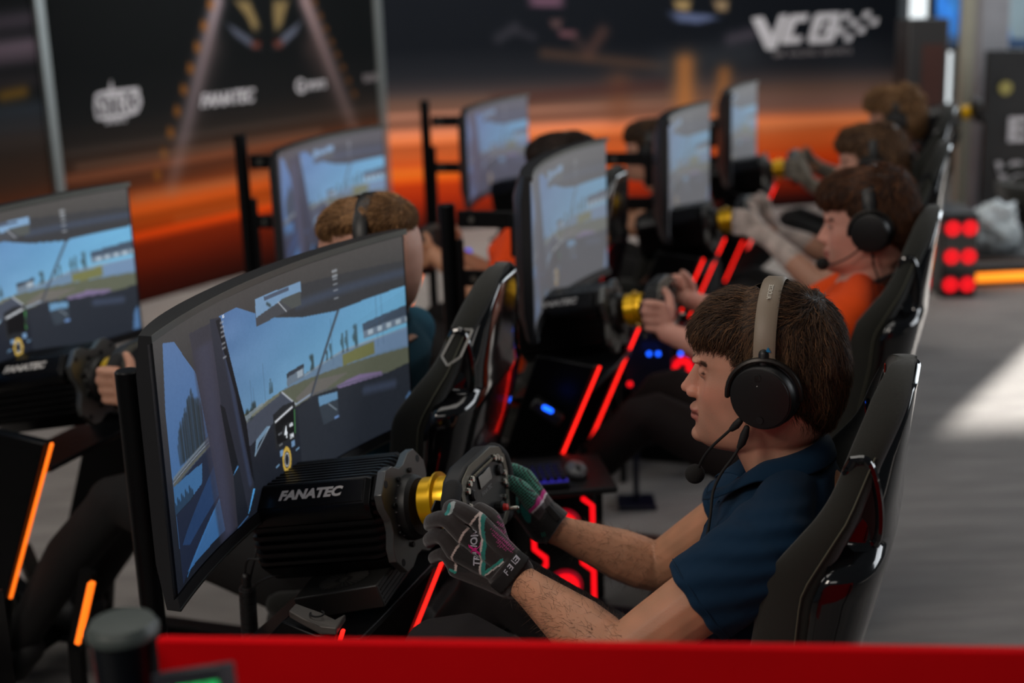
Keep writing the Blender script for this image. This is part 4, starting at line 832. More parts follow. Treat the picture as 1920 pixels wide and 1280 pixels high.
# ------------------------------------------------------------------ people
HLV = [(-.004, [(.088, 0), (.080, .018), (.050, .030), (.01, .036), (-.03, .03), (-.045, 0)]),
       (.004, [(.101, 0), (.092, .020), (.062, .038), (.015, .048), (-.035, .040), (-.055, 0)]),
       (.014, [(.108, 0), (.097, .022), (.066, .044), (.012, .056), (-.045, .046), (-.070, 0)]),
       (.027, [(.105, 0), (.096, .025), (.068, .048), (.008, .062), (-.055, .052), (-.082, 0)]),
       (.045, [(.105, 0), (.095, .027), (.070, .051), (.004, .067), (-.060, .057), (-.090, 0)]),
       (.062, [(.104, 0), (.093, .029), (.072, .053), (.002, .070), (-.066, .059), (-.096, 0)]),
       (.080, [(.099, 0), (.091, .032), (.073, .056), (.0, .072), (-.072, .060), (-.100, 0)]),
       (.098, [(.096, 0), (.087, .033), (.072, .058), (.0, .073), (-.078, .060), (-.103, 0)]),
       (.112, [(.098, 0), (.082, .031), (.070, .057), (.0, .073), (-.080, .060), (-.104, 0)]),
       (.122, [(.1035, 0), (.085, .030), (.070, .057), (.0, .0735), (-.082, .060), (-.104, 0)]),
       (.132, [(.1085, 0), (.099, .031), (.074, .057), (.0, .074), (-.083, .060), (-.104, 0)]),
       (.150, [(.1075, 0), (.097, .033), (.072, .057), (-.002, .0745), (-.083, .059), (-.102, 0)]),
       (.175, [(.099, 0), (.089, .034), (.066, .055), (-.005, .072), (-.078, .055), (-.096, 0)]),
       (.200, [(.077, 0), (.068, .031), (.045, .049), (-.010, .061), (-.064, .046), (-.079, 0)]),
       (.215, [(.052, 0), (.044, .024), (.025, .037), (-.012, .046), (-.052, .034), (-.062, 0)]),
       (.226, [(.018, 0), (.012, .012), (.004, .018), (-.014, .022), (-.032, .016), (-.038, 0)])]
def head_grid(nz=60, nt=56):
    zs0 = [h[0] for h in HLV]; ctl = []
    for z, P in HLV:
        loop = P+[(x, -y) for x, y in P[-2:0:-1]]; Q = spl(A(loop+[loop[0]]+[loop[1]])[:, :2] if False else A([loop[-1]]+loop+[loop[0], loop[1]]), 8)[8:-8]
        # resample by index: Q covers loop start..end
        n = len(Q); idx = np.linspace(0, n-1, nt+1)[:-1]; ctl.append(np.stack([np.interp(idx, range(n), Q[:, k]) for k in range(2)], 1))
    ctl = A(ctl); tt = np.linspace(0, len(zs0)-1, nz); zi = spl(A(zs0)[:, None]*[1, 0, 0], 12)[:, 0]; ts = np.linspace(0, len(zs0)-1, len(zi))
    out = np.zeros((nz, nt, 3)); out[:, :, 2] = np.interp(tt, ts, zi)[:, None]
    for j in range(nt):
        c = spl(A([[a, b, 0] for a, b in ctl[:, j]]), 12); out[:, j, 0] = np.interp(tt, ts, c[:, 0]); out[:, j, 1] = np.interp(tt, ts, c[:, 1])
    return out
HG = head_grid()
def head_parts():
    V, F = grid(HG, cv=True); n = HG.shape[1]; F = F+[tuple(reversed(range(n))), tuple((HG.shape[0]-1)*n+j for j in range(n))]
    P = [(V, F)]
    P.append(loft([((.098, 0, .124), (.006, 0, 0), (0, .007, 0)), ((.101, 0, .112), (.0085, 0, 0), (0, .0085, 0)), ((.1035, 0, .100), (.0135, 0, 0), (0, .0095, 0)), ((.105, 0, .089), (.0190, 0, 0), (0, .0115, 0)), ((.106, 0, .081), (.0205, 0, 0), (0, .0125, 0)), ((.103, 0, .0735), (.0165, 0, 0), (0, .0115, 0)), ((.098, 0, .069), (.010, 0, 0), (0, .008, 0))], 20, 1.8))
    P.append(ball((.1175, 0, .0815), (.0105, .0095, .0088)))
    for s in (1, -1):
        P.append(ball((.107, s*.0125, .0765), (.0110, .0062, .0080)))
        P.append(ball((.0835, s*.031, .1165), (.0125, .0150, .0115)))         # closed form of lids and globe
        P.append(ball((.0945, s*.030, .1335), (.010, .021, .0060)))            # brow ridge
        P.append(ball((-.008, s*.078, .108), (.018, .006, .030), (vn([.95, 0, -.2]), (0, 1, 0), vn([.2, 0, .95]))))
    P.append(ball((.1015, 0, .0525), (.0125, .024, .0072))); P.append(ball((.1010, 0, .0405), (.0120, .021, .0068)))
    P.append(ball((.0935, 0, .012), (.0185, .022, .0135)))
    P.append(ball((.090, 0, .065), (.0145, .020, .012)))
    return P
def xf(g, M, o): return A(g[0])@A(M).T+A(o), g[1]
def rot(yaw=0, pitch=0, roll=0):          # columns: forward, left, up of the head
    cy, sy, cp_, sp_ = math.cos(yaw), math.sin(yaw), math.cos(pitch), math.sin(pitch)
    R1 = A([[cy, -sy, 0], [sy, cy, 0], [0, 0, 1]]); R2 = A([[cp_, 0, sp_], [0, 1, 0], [-sp_, 0, cp_]]); cr, sr = math.cos(roll), math.sin(roll)
    return R1@R2@A([[1, 0, 0], [0, cr, -sr], [0, sr, cr]])
def finger(pts, r): return tube(spl(pts, 4), np.interp(np.linspace(0, 1, 4*(len(pts)-1)+1), np.linspace(0, 1, len(r)), r), 12)
def hand(wrist, mcps, fingers, thumb, r=.0088, palm=.0125, glove=0):
    g = []
    w = A(wrist); n = len(mcps); a, b = A(mcps[0]), A(mcps[-1]); ac = vn(b-a)
    for i, m_ in enumerate(mcps):
        wi = w+ac*(-.018+.036*i/(n-1)); g.append(tube(spl([wi, (wi*.5+A(m_)*.5), m_], 4), [palm*1.08, palm*1.15, palm*1.1, palm*1.05, palm, palm*.98, palm*.96, palm*.93, r*1.2], 12))
    for k, (m_, f) in enumerate(zip(mcps, fingers)):
        rr = r*(1, 1.04, 1, .88)[k]; g.append(finger([m_]+f, [rr*1.18, rr*1.08, rr, rr*.86]))
    t0 = w*.62+A(thumb[0])*.38; g.append(tube(spl([w+ac*-.014, t0, thumb[0]], 4), [palm*1.05]*4+[palm*1.15]*3+[palm*1.1, palm], 12)); g.append(finger(thumb, [palm*1.05, r*1.25, r*1.05]))
    return g
def arm(sh, el, wr, s=1, r0=.050):
    sh, el, wr = A(sh), A(el), A(wr)
    up_ = tube([sh, sh*.6+el*.4, sh*.25+el*.75, el], [r0*.86, r0*.96, r0*.88, r0*.80], 18)
    d = vn(wr-el); fa = tube([el, el+(wr-el)*.16, el+(wr-el)*.38, el+(wr-el)*.65, el+(wr-el)*.88, wr, wr+d*.02], [r0*.80, r0*.90, r0*.88, r0*.72, r0*.58, r0*.53, r0*.52], 18, [1.0, 1.0, .98, .90, .82, .80, .80], side=(0, 1, 0))
    return [up_, fa]
SKINP = {'fair': (196, 146, 122), 'tan': (186, 134, 104), 'pink': (206, 150, 134)}
def hair_shell(fn, thick, jit=.0015, seed=1):
    H = HG; nz, nt = H.shape[:2]; c = A([-.005, 0, .10]); V = np.zeros_like(H)
    for i in range(nz):
        for j in range(nt):
            p = H[i, j]; d = vn(p-c if p[2] > .1 else A([p[0]-c[0], p[1], 0])); m_ = fn(p); k = thick(p)*m_-.007*(1-m_)
            k += jit*m_*noise.noise(Vector((p[0]*60+seed, p[1]*60, p[2]*22)))
            V[i, j] = p+d*k
    g, F = grid(V, cv=True); n = nt
    return g, F+[tuple(reversed(range(n))), tuple((nz-1)*n+j for j in range(n))]
def hairline(p, low=.030, front=.158, side=.085):
    a = abs(math.atan2(p[1]*1.3, p[0])); front = front+.004*math.sin(a*19+1)+.003*math.sin(p[1]*240); zh = np.interp(a, [0, .5, .85, 1.12, 1.32, 1.5, 1.75, 2.05, 2.5, 3.15], [front, front, front, front-.004, side+.03, side, side+.006, .078, low+.018, low])
    return float(sstep(zh-.006, zh+.006, p[2]))
def strands(g, fn, n, ln, w, flow, lift, seed=3, cols=((40, 28, 20), (74, 52, 36)), wave=0, segs=5, band=-.008):
    r = np.random.default_rng(seed); tree = bvh(g); V, F = g; V = A(V); tri = [f for f in F if len(f) == 4]; n4 = len(tri); out = []; FF = []; CC = []
    cen = V[A(tri)].mean(1); msk = A([fn(c) for c in cen]); ok = np.where(msk > .5)[0]
    ar = np.linalg.norm(np.cross(V[A(tri)[:, 1]]-V[A(tri)[:, 0]], V[A(tri)[:, 3]]-V[A(tri)[:, 0]]), axis=1)[ok]; pr = ar/ar.sum()
    for f in r.choice(ok, n, p=pr):
        q = V[list(tri[f])]; a, b = r.random(2); p = (q[0]*(1-a)+q[1]*a)*(1-b)+(q[3]*(1-a)+q[2]*a)*b; p0_ = p.copy()
        h = tree.find_nearest(Vector(p)); nn = A(h[1]); L_ = ln*(.6+.8*r.random()); P = []; ph = r.random()*6; tw = r.normal(0, .22, 3); hl = lift*(.3+r.random()); wv = wave*(.5+r.random())
        if abs(p[0]-band) < .030 and p[2] > .12: hl = .0006; wv *= .3
        if p[0] > .02 and p[2] < .19: L_ *= .40+.60*float(sstep(.158, .19, p[2]))
        for s in range(segs+1):
            t = s/segs; P.append(p+nn*((-.0012*(1-t) if hl > .0007 else .0002)+hl*t))
            d = flow(p)+tw; d = vn(d-nn*(d@nn)); sd = np.cross(nn, d); p2 = p+d*L_/segs+sd*wv*math.sin(ph+s*2.2); h = tree.find_nearest(Vector(p2)); p = A(h[0]); nn = A(h[1]) if (A(h[1])@nn) > -.2 else nn
        k = len(out); c = A(cols[0])+(A(cols[1])-A(cols[0]))*r.random()**1.6; c = c*(.8+.4*r.random())
        for s, x in enumerate(P):
            t = s/segs; ww = w*(1-t**2*.9); d = vn(P[min(s+1, segs)]-P[max(s-1, 0)]); sd = vn(np.cross(nn, d)); out += [x-sd*ww, x+sd*ww, x+vn(np.cross(d, sd))*ww*.8]; CC += [c]*3
        for s in range(segs):
            o = k+3*s
            for u in range(3): FF.append((o+u, o+(u+1) % 3, o+3+(u+1) % 3, o+3+u))
    return A(out), FF, srgb(A(CC))
HAIRM = mat('hair', rough=.58, attr='Col', spec=.28)
def make_hair(t, M, o, fn, thick, n, ln, cols, flow, lift=.004, w=.0006, seed=2, wave=0, jit=.0015):
    g = hair_shell(fn, thick, jit, seed); keep = g
    S_, FF, CC = strands(g, fn, n, ln, w, flow, lift, seed, cols, wave)
    base = srgb(np.tile(A(cols[0])*.75, (len(g[0]), 1)))
    # drop shell cells that stay inside the skin
    mk = A([fn(v) for v in A(g[0])]); F = [f for f in g[1] if len(f) == 4 and max(mk[list(f)]) > .02]
    V, F2 = join((g[0], F), (S_, FF)); V = V@A(M).T+A(o)
    return t.part('hair', (V, F2), HAIRM, parent=t.body, col=np.vstack([base, CC]), ang=180)
def flow_short(p):                        # crown outward, combed forward on top, down at sides and back
    c = A([-.062, 0, .215]); d = p-c; top = sstep(.175, .215, p[2]); f = A([1.0, 0, -.12])*top*sstep(-.07, -.02, p[0])
    return f+(1-top)*A([-.12 if p[0] < 0 else .35, 0, -1.0])+top*(1-sstep(-.07, -.02, p[0]))*vn(d+1e-6)
HSM = mat('headset_black', (15, 15, 16), .42, bump=.0001, bscale=1000); CUSH = mat('ear_cushion', (22, 22, 28), .5, bump=.0003, bscale=500)
BEIGE = mat('band_beige', (128, 114, 98), .5, bump=.0002, bscale=700, var=.06)
def headset(fr, M, o, label, detail=False, beige=False, mic=None, band_f=-.008, cupdz=.103):
    X = lambda g: (A(g[0])@A(M).T+A(o), g[1]); pt = lambda *p: A(M)@A(p)+A(o)
    t = T('headset', label, 'headset', fr, pt(0, 0, cupdz), 'headsets worn by the drivers')
    bm = BEIGE if beige else HSM; zc = .150; ra, rb = .093, .097
    def arc(a0, a1, r1, r2, w, th, n=30, f=band_f):
        rows = []
        for a in np.linspace(a0, a1, n):
            c, s = math.cos(a), math.sin(a); rows.append([(f-w, c*r1, zc+s*r2), (f-w*.7, c*(r1+th), zc+s*(r2+th)), (f+w*.7, c*(r1+th), zc+s*(r2+th)), (f+w, c*r1, zc+s*r2), (f+w*.8, c*(r1-.001), zc+s*(r2-.001)), (f-w*.8, c*(r1-.001), zc+s*(r2-.001))])
        V, F = grid(rows, cv=True); F = F+[tuple(range(6)), tuple((n-1)*6+j for j in range(6))]; return V, F
    t.part('headband', X(arc(.06, math.pi-.06, ra, rb, .0155, .0035, 40)), bm, bevel=.0006, ang=50, label='beige headband' if beige else None)
    t.part('suspension_strap', X(arc(.50, math.pi-.50, ra-.012, rb-.014, .015, .003, 30, band_f-.012)), HSM, ang=50)
    for s in (1, -1):
        yk = t.part('yoke', X(join(tube([(band_f, s*(ra+.001), zc+.012), (band_f, s*(ra+.005), zc-.014)], .0075, 14, ), box((band_f, s*(ra+.002), zc-.003), (.020, .007, .020)))), HSM)
        ar = [(band_f+.050*math.cos(a), s*(.099-.006*abs(math.cos(a))), cupdz+.052*math.sin(a)) for a in np.linspace(math.pi+.05, -.05, 20)]
        t.part('yoke_arc', X(tube(ar, .0042, 8, 1.5, side=(0, 1, 0))), mat('yoke_metal', (44, 40, 37), .38, .5), parent=yk)
        ax = vn((.20, s*1, -.03))
        c = t.part('ear_cup', X(lathe([(.030, -.012), (.043, -.012), (.0462, -.006), (.0462, .005), (.0440, .010), (.0425, .0105), (.0420, .0124), (.030, .0145), (.0, .0150)], (band_f, s*.098, cupdz), ax, 56)), HSM, ang=40)
        cu = t.part('ear_cushion', X(lathe([(.030, -.018), (.040, -.021), (.047, -.016), (.0475, -.004), (.044, .002)], (band_f-.002, s*.0925, cupdz+.001), ax, 48)), CUSH, ang=60)
        if detail and s > 0:
            kp = lambda a, b, h=.0154: A((band_f, s*.098, cupdz))+ax*h+A([-1, .1, 0])*a*-1*-1+A([0, 0, 1])*b
            t.part('cup_button', X(lathe([(.0058, 0), (.0054, .0012), (.0, .0014)], kp(-.003, .030, .0146), ax, 24)), RUBBER, parent=c)
            for i in range(4): t.part('button_rib', X(box(kp(-.003, .0265+.0022*i, .0162), (.0075, .0006, .0006))), DARKG, parent=c)
            t.part('indicator', X(ball(kp(-.003, .0185, .0150), .0007, nu=8, nv=6)), WHITE, parent=c)
            t.part('lower_button', X(lathe([(.0052, 0), (.0050, .0006), (.0, .0006)], kp(.001, -.030, .0146), ax, 24)), mat('hs_btn', (12, 12, 13), .5), parent=c)
    if detail:
        lo = A([(band_f+.006-.0045*.0, ra+.0052, zc+.020), (band_f-.006, ra+.0052, zc+.020), (band_f, ra+.0046, zc+.029)])
        t.part('band_badge', X(prism([(band_f-.002, zc+.016), (band_f-.010, zc+.016), (band_f-.006, zc+.023)], (0, ra+.0030, 0), (1, 0, 0), (0, 0, 1), (0, .0012, 0))), mat('badge_cyan', (20, 120, 170), .5))
        th = 1.08; c_ = A([band_f, math.cos(th)*(ra+.0042), zc+math.sin(th)*(rb+.0042)])
        t.part('band_lettering', X(text('AUDEZE', .0082, c_, vn((0, math.cos(th+1.57)*1, math.sin(th+1.57))), (1, 0, 0) if False else (-1, 0, 0), .0002, 0, .0002)), mat('band_print', (190, 184, 172), .5), smooth=False)
    if mic:
        b = t.part('mic_boom', (tube(spl(mic['boom'], 6), .0021, 10)), RUBBER); t.part('boom_joint', tube(mic['joint'], [.0050, .0058, .0040], 12), RUBBER, parent=b)
        t.part('mic_foam', ball(mic['tip'], mic.get('r', .0150)), mat('foam', (18, 17, 16), .95, bump=.0006, bscale=900), parent=b)
        if 'cable' in mic:
            c = t.part('cable', tube(spl(mic['cable'], 6), .0022, 10), RUBBER); t.part('plug', tube(mic['plug'], [.0042, .0062, .0058, .0036], 14), RUBBER, parent=c)
    return t
SHOE = mat('shoe', (30, 30, 32), .6)
def person(fr, label, skin, shirt, hd=(0, 0, 0), yaw=0, pitch=0, hi=False, sh=.175, Ls=None, Le=None, Lw=None, Rs=None, Re=None, Rw=None, hands=True, sleeve=.52, trousers=(20, 19, 20), lean=0., shirt_name='polo_shirt', collar=True, handset=None, knee=.62, tf=0):
    t = T('person', label, 'person', fr, (0, 0, .36)); o = A([hd[0], hd[1], .949+hd[2]]); M = rot(yaw, pitch)
    fx = hd[0]*.7+tf; dz = hd[2]
    Ls = A(Ls if Ls is not None else (-.035+fx, sh, .865+dz)); Rs = A(Rs if Rs is not None else (-.035+fx, -sh, .865+dz))
    Le = A(Le if Le is not None else (.165, .25, .69)); Re = A(Re if Re is not None else (.175, -.235, .65)); Lw = A(Lw if Lw is not None else (.365, .150, .765)); Rw = A(Rw if Rw is not None else (.370, -.150, .745))
    vox = .0024 if hi else .0052
    g = [xf(p, M, o) for p in head_parts()]
    g.append(tube([(-.060+fx, 0, .865+dz), (-.034+fx, 0, .905+dz), A([-.008, 0, .955+dz])+A([hd[0], hd[1], 0]), A([-.004, 0, 1.0+dz])+A([hd[0], hd[1], 0])], [.066, .056, .055, .058], 24, [1.12, 1.0, 1.0, 1.0], side=(0, 1, 0), round_=False))
    g.append(tube([(-.045+fx, -.10, .885+dz), (-.045+fx, 0, .90+dz), (-.045+fx, .10, .885+dz)], [.035, .05, .035], 14))
    tor = lambda k: loft([((.02+tf, 0, .36), (.10*k, 0, 0), (0, .16*k, 0)), ((tf, 0, .46), (.108*k, 0, 0), (0, .168*k, 0)), (((fx-tf)*.3+tf-.005, 0, .58), (.108*k, 0, 0), (0, .158*k, 0)), (((fx-tf)*.6+tf-.008, 0, .70+dz*.5), (.108*k, 0, 0), (0, .165*k, 0)), ((fx*.8-.012, 0, .79+dz), (.106*k, 0, 0), (0, .176*k, 0)), ((fx-.022, 0, .855+dz), (.092*k, 0, 0), (0, .172*k, 0)), ((fx-.035, 0, .895+dz), (.068*k, 0, 0), (0, .125*k, 0)), ((fx-.045, 0, .925+dz), (.050*k, 0, 0), (0, .075*k, 0))], 36, 2.5)
    g.append(tor(.80)); g += arm(Ls, Le, Lw); g += arm(Rs, Re, Rw)
    dzk = knee-.62
    lg = []
    for s in (1, -1):
        lg.append(tube([(.02, s*.09, .40), (.25, s*.11, .475+dzk*.6), (.46, s*.12, knee-.045), (.49, s*.12, knee-.06)], [.085, .075, .058, .055], 18)); lg.append(tube([(.48, s*.12, knee-.06), (.62, s*.12, .42), (.78, s*.12, .20)], [.056, .055, .042], 16))
    if hands and handset is None:
        for s, W_ in ((1, Lw), (-1, Rw)):
            w = W_+vn(A([.44, s*.135, .83])-W_)*.02
            mc = [A([.425, s*.150, .862])+A([.0, 0, -.021])*i+A([-.004, 0, 0])*abs(i-1) for i in range(4)]
            fg = [[m_+A([.032, s*.010, .004]), m_+A([.045, -s*.016, .0]), m_+A([.022, -s*.034, -.002])] for m_ in mc]
            th = [A([.405, s*.128, .845]), A([.412, s*.112, .872]), A([.425, s*.105, .890])]
            g += hand(w, mc, fg, th)
    elif handset is not None: g += handset
    V, F = remesh(g, vox, 5 if hi else 4, .5)
    # skin colour by place on the body; shade painted in nostrils, mouth, lid crease
    C = np.tile(A(SKINP[skin], float), (len(V), 1)); q = (V-o)@M     # head coordinates
    def mix(w, c): C[:] = C*(1-w[:, None])+A(c)*w[:, None]
    hs = q[:, 2] > -.03; face = hs & (q[:, 0] > .03)
    g_ = lambda d, s: np.exp(-(d/s)**2)
    mix(.55*(hs*1.0), (204, 152, 134))  # head pinker than the arms, whose tan holds the warm light
    mix(.35*g_(np.linalg.norm((q-A([.112, 0, .080]))*A([1, 1, 1]), axis=1), .022), (196, 112, 92))
    mix(.30*face*g_(np.hypot(q[:, 2]-.085, np.abs(q[:, 1])-.045), .022), (200, 118, 100))
    lip = face*(np.abs(q[:, 1]) < .024)*(sstep(.032, .037, q[:, 2])-sstep(.052, .057, q[:, 2]))*sstep(.1035, .1065, q[:, 0]+np.abs(q[:, 1])*.35); mix(.7*lip, (162, 92, 84))
    mo = face*(np.abs(q[:, 1]) < .025)*g_(q[:, 2]-.0465, .0014)*(q[:, 0] > .088); mix(.8*mo, (84, 40, 36))
    st_ = hs*(sstep(-.02, .0, q[:, 2]))*(1-sstep(.052, .070, q[:, 2]))*sstep(.045, .085, q[:, 0]); mix(.22*st_*(1-lip), (110, 84, 70))
    nos = face*g_(np.hypot(q[:, 2]-.0715, (q[:, 0]-.109)*.6), .0035)*(np.abs(np.abs(q[:, 1])-.007) < .006); mix(.8*nos, (70, 34, 30))
    if hi or True:
        for s in (1, -1):
            br = np.minimum(segd(q, (.1045, s*.010, .129), (.0995, s*.030, .1365)), segd(q, (.0995, s*.030, .1365), (.081, s*.052, .131))); mix(.88*(1-sstep(.0030, .0052, br)), (46, 32, 24))
            ey = np.minimum(segd(q, (.094, s*.018, .1150), (.0965, s*.030, .1185)), segd(q, (.0965, s*.030, .1185), (.085, s*.0445, .1155))); mix(.9*(1-sstep(.0014, .0032, ey)), (34, 24, 20))
            ir = segd(q, (.0965, s*.026, .1150), (.094, s*.034, .1145)); mix(.75*(1-sstep(.0012, .0030, ir)), (60, 46, 38))
            cr = np.minimum(segd(q, (.092, s*.016, .1225), (.094, s*.031, .1255)), segd(q, (.094, s*.031, .1255), (.082, s*.047, .1215))); mix(.35*g_(cr, .002), (120, 74, 60))
    nn = A([noise.noise(Vector(v*38)) for v in V[::1]]) if hi else 0
    if hi: C *= (1+.06*nn[:, None]); C[:, 0] *= (1+.02*nn)
    t.body = t.part('body', (V, F), mat('skin', rough=.5, attr='Col', spec=.4, sss=.12, bump=.0003, bscale=420), col=srgb(C), ang=180)
    # eyes
    for s in (1, -1):
        e = t.part('eye', xf(ball((.0835, s*.0305, .1150), .0118), M, o), mat('eye_white', (190, 180, 172), .15), parent=t.body, ang=180)
    # shirt
    k = 1.035; sg = [tor(k)]
    for S_, E_, s in ((Ls, Le, 1), (Rs, Re, -1)):
        d = E_-S_; e = S_+d*sleeve; sg.append(tube([S_+A([-.0, -s*.045, .004]), S_+d*.12, S_+d*.34, e-vn(d)*.004, e], [.062, .067, .066, .064, .063], 24, round_=False, ell=1.0))
        sg.append(tube([A([fx-.045, s*.05, .915+dz]), A([fx-.04, s*.11, .898+dz]), S_+A([0, 0, .012])], [.036, .044, .050], 18))
    VS, FS = remesh(sg, .0036 if hi else .007, 8 if hi else 5, .6)
    if hi:                               # folds running from armpit and waist
        for a, b, c_, am, fq in ((Ls+A([.0, .03, -.06]), Ls+(Le-Ls)*.45, .09, .0034, 210), ((.085, .10, .84), (.02, .02, .66), .09, .0032, 190), ((.06, .12, .72), (.06, -.05, .60), .09, .0034, 200), (Ls+A([-.06, -.02, .0]), Ls+A([.09, -.04, -.02]), .06, .0026, 230)):
            a, b = A(a), A(b); dd = segd(VS, a, b); ax_ = vn(b-a); pr_ = vn(np.cross(ax_, [0, 1, .3])); w = np.exp(-(dd/c_)**2)
            ph = (VS-a)@pr_*fq+((VS-a)@ax_)*26+A([noise.noise(Vector(v*9))*3 for v in VS]); n_ = vn_rows(VS-A([fx-.02, 0, .78])); VS = VS+n_*(w*am*np.sin(ph))[:, None]
    SM = mat(shirt_name+'_%d_%d' % shirt[:2], shirt, .85, bump=.0004, bscale=1500, var=.10, sheen=.04, spec=.2)
    t.shirt = t.part(shirt_name, (VS, FS), SM, parent=t.body, ang=180)
    if collar:
        rows = []; 
        for a in np.linspace(-2.72, 2.72, 41):
            c, s = math.cos(a+math.pi), math.sin(a+math.pi); fr_ = sstep(1.7, 2.72, abs(a)); x0 = -.018+fx
            ctr = A([x0, 0, 0]); r1 = (.056+.012*fr_, .062); z1 = .966-.034*(1-math.cos(a))*.5-.046*fr_+dz; z2 = .924-.016*(1-math.cos(a))*.5-.050*fr_+dz; r2 = (.082+.038*fr_, .100)
            p0 = A([x0+c*(r1[0]-.004), s*(r1[1]-.004), z1-.020]); p1 = A([x0+c*r1[0], s*r1[1], z1]); p2 = A([x0+c*(r1[0]+.005), s*(r1[1]+.005), z1+.001]); p3 = A([x0+c*(r1[0]*.45+r2[0]*.55+.004), s*(r1[1]*.45+r2[1]*.55+.004), (z1+z2)/2+.004]); p4 = A([x0+c*r2[0], s*r2[1], z2])
            rows.append([p0, p1, p2, p3+A([0, 0, .013]), p4+A([0, 0, .012])])
        t.part('collar', grid(rows), SM, parent=t.shirt, solid=.0032, sub=1, ang=180)
        for S_, E_, s in ((Ls, Le, 1), (Rs, Re, -1)):
            d = E_-S_; e = S_+d*(sleeve-.045); dd_ = vn(d); sd_ = vn(np.cross(dd_, [0, 0, 1.])); up2 = np.cross(dd_, sd_)
            t.part('sleeve_hem', tube([e+sd_*.0655*math.cos(x)+up2*.0655*math.sin(x) for x in np.arange(0, 6.28, .3)], .0011, 5, closed=True, round_=False), SM, parent=t.shirt)
        pk = bvh((VS, FS)); g1 = []
        for y_ in (-.016, .016):
            pts = [pk.ray_cast(Vector((.3, y_, z_)), Vector((-1, 0, 0)))[0] for z_ in np.linspace(.86+dz, .72+dz, 8)]; pts = [A(x_)+A([.0, 0, 0]) for x_ in pts if x_ is not None]
            if len(pts) > 2: g1.append(tube(pts, .0022, 6))
        if g1: t.part('placket', join(*g1), SM, parent=t.shirt)
    t.part('trousers', remesh(lg+[loft([((-.02, 0, .36), (.10, 0, 0), (0, .165, 0)), ((.0, 0, .46), (.125, 0, 0), (0, .178, 0)), ((.0, 0, .50), (.122, 0, 0), (0, .172, 0))], 24, 3)], .008, 5), mat('trousers_%d' % trousers[0], trousers, .9, bump=.0006, bscale=900, var=.1), parent=t.body, ang=180)
    for s in (1, -1): t.part('shoe', remesh([tube([(.77, s*.12, .17), (.80, s*.12, .13), (.90, s*.12, .155)], [.040, .045, .036], 14)], .006, 3), SHOE, parent=t.body, ang=180)
    t.o_ = o; t.M = M; t.skinmesh = (V, F); t.shirtmesh = (VS, FS); t.J = dict(Ls=Ls, Le=Le, Lw=Lw, Rs=Rs, Re=Re, Rw=Rw)
    return t
def vn_rows(X): return X/(np.linalg.norm(X, axis=1)[:, None]+1e-9)
def arm_hair(t, n=1500, seed=4):
    V, F = t.skinmesh; C = A(V); J = t.J; r = np.random.default_rng(seed)
    fa = np.minimum(segd(C, J['Le'], J['Lw']), segd(C, J['Re'], J['Rw'])); Fq = [f for f in F if len(f) == 4]; cen = C[A(Fq)].mean(1)
    ok = np.where(np.minimum(segd(cen, J['Le'], J['Lw']), segd(cen, J['Re'], J['Rw'])) < .055)[0]; out = []; FF = []
    for f in r.choice(ok, n):
        q_ = C[list(Fq[f])]; p = q_.mean(0)+r.normal(0, .001, 3); nn = vn(np.cross(q_[1]-q_[0], q_[3]-q_[0])); left = abs(p[1]-.2) < .2 and p[1] > 0
        ax_ = vn(J['Lw']-J['Le']) if p[1] > 0 else vn(J['Rw']-J['Re']); c0 = J['Le'] if p[1] > 0 else J['Re']
        rad = p-c0; rad = rad-ax_*(rad@ax_); 
        if nn@rad < 0: nn = -nn
        if rad[2] < -.01 and r.random() < .7: continue
        d = vn(-ax_*.25*0+ax_*.5+A([0, 0, -.5])*r.random()+r.normal(0, .4, 3)); L_ = .009+.010*r.random(); k = len(out)
        P = [p-nn*.0005, p+nn*.0015+d*L_*.35, p+nn*(.0012+.004*r.random())+d*L_*.75, p+nn*(.001+.004*r.random())+d*L_]
        for s, x in enumerate(P):
            ww = .00021*(1-s*.28); sd = vn(np.cross(nn, d)); out += [x-sd*ww, x+sd*ww, x+nn*ww]
        for s in range(3):
            for u in range(3): FF.append((k+3*s+u, k+3*s+(u+1) % 3, k+3*s+3+(u+1) % 3, k+3*s+3+u))
    t.part('arm_hair', (A(out), FF), mat('arm_hair', (74, 52, 34), .5), parent=t.body, ang=180)['kind'] = 'stuff'
# ------------------------------------------------------------------ the driver in focus
R0 = RA[0]; Q = R0.q
Lw, Le = Q(972, 1086, .145), Q(1158, 1236, .258); Rw, Re = Q(1042, 992, -.14), Q(1232, 1066, -.215)
GREYG = (38, 33, 33)
Lm = [Q(896, 975, .152), Q(868, 1002, .160), Q(852, 1034, .160), Q(856, 1066, .152)]
Lf = [[Q(868, 958, .152), Q(846, 950, .138), Q(840, 962, .114)], [Q(838, 974, .156), Q(812, 976, .140), Q(806, 984, .114)], [Q(830, 1006, .154), Q(808, 1010, .138), Q(806, 1016, .112)], [Q(836, 1040, .148), Q(816, 1044, .130), Q(814, 1048, .112)]]
Lt = [Q(934, 1012, .132), Q(922, 974, .120), Q(900, 956, .112)]
Rm = [Q(985, 892, -.152), Q(972, 908, -.166), Q(970, 934, -.170), Q(976, 960, -.164)]
Rf = [[Q(958, 880, -.158), Q(938, 888, -.146), Q(938, 902, -.124)], [Q(942, 905, -.166), Q(926, 912, -.150), Q(928, 925, -.126)], [Q(944, 930, -.168), Q(926, 936, -.150), Q(930, 948, -.126)], [Q(950, 955, -.162), Q(934, 960, -.146), Q(938, 968, -.124)]]
Rt = [Q(1000, 944, -.122), Q(975, 914, -.108), Q(942, 898, -.108)]
hs_ = hand(Lw, Lm, Lf, Lt, r=.0078, palm=.0115)+hand(Rw, Rm, Rf, Rt, r=.0078, palm=.0115)
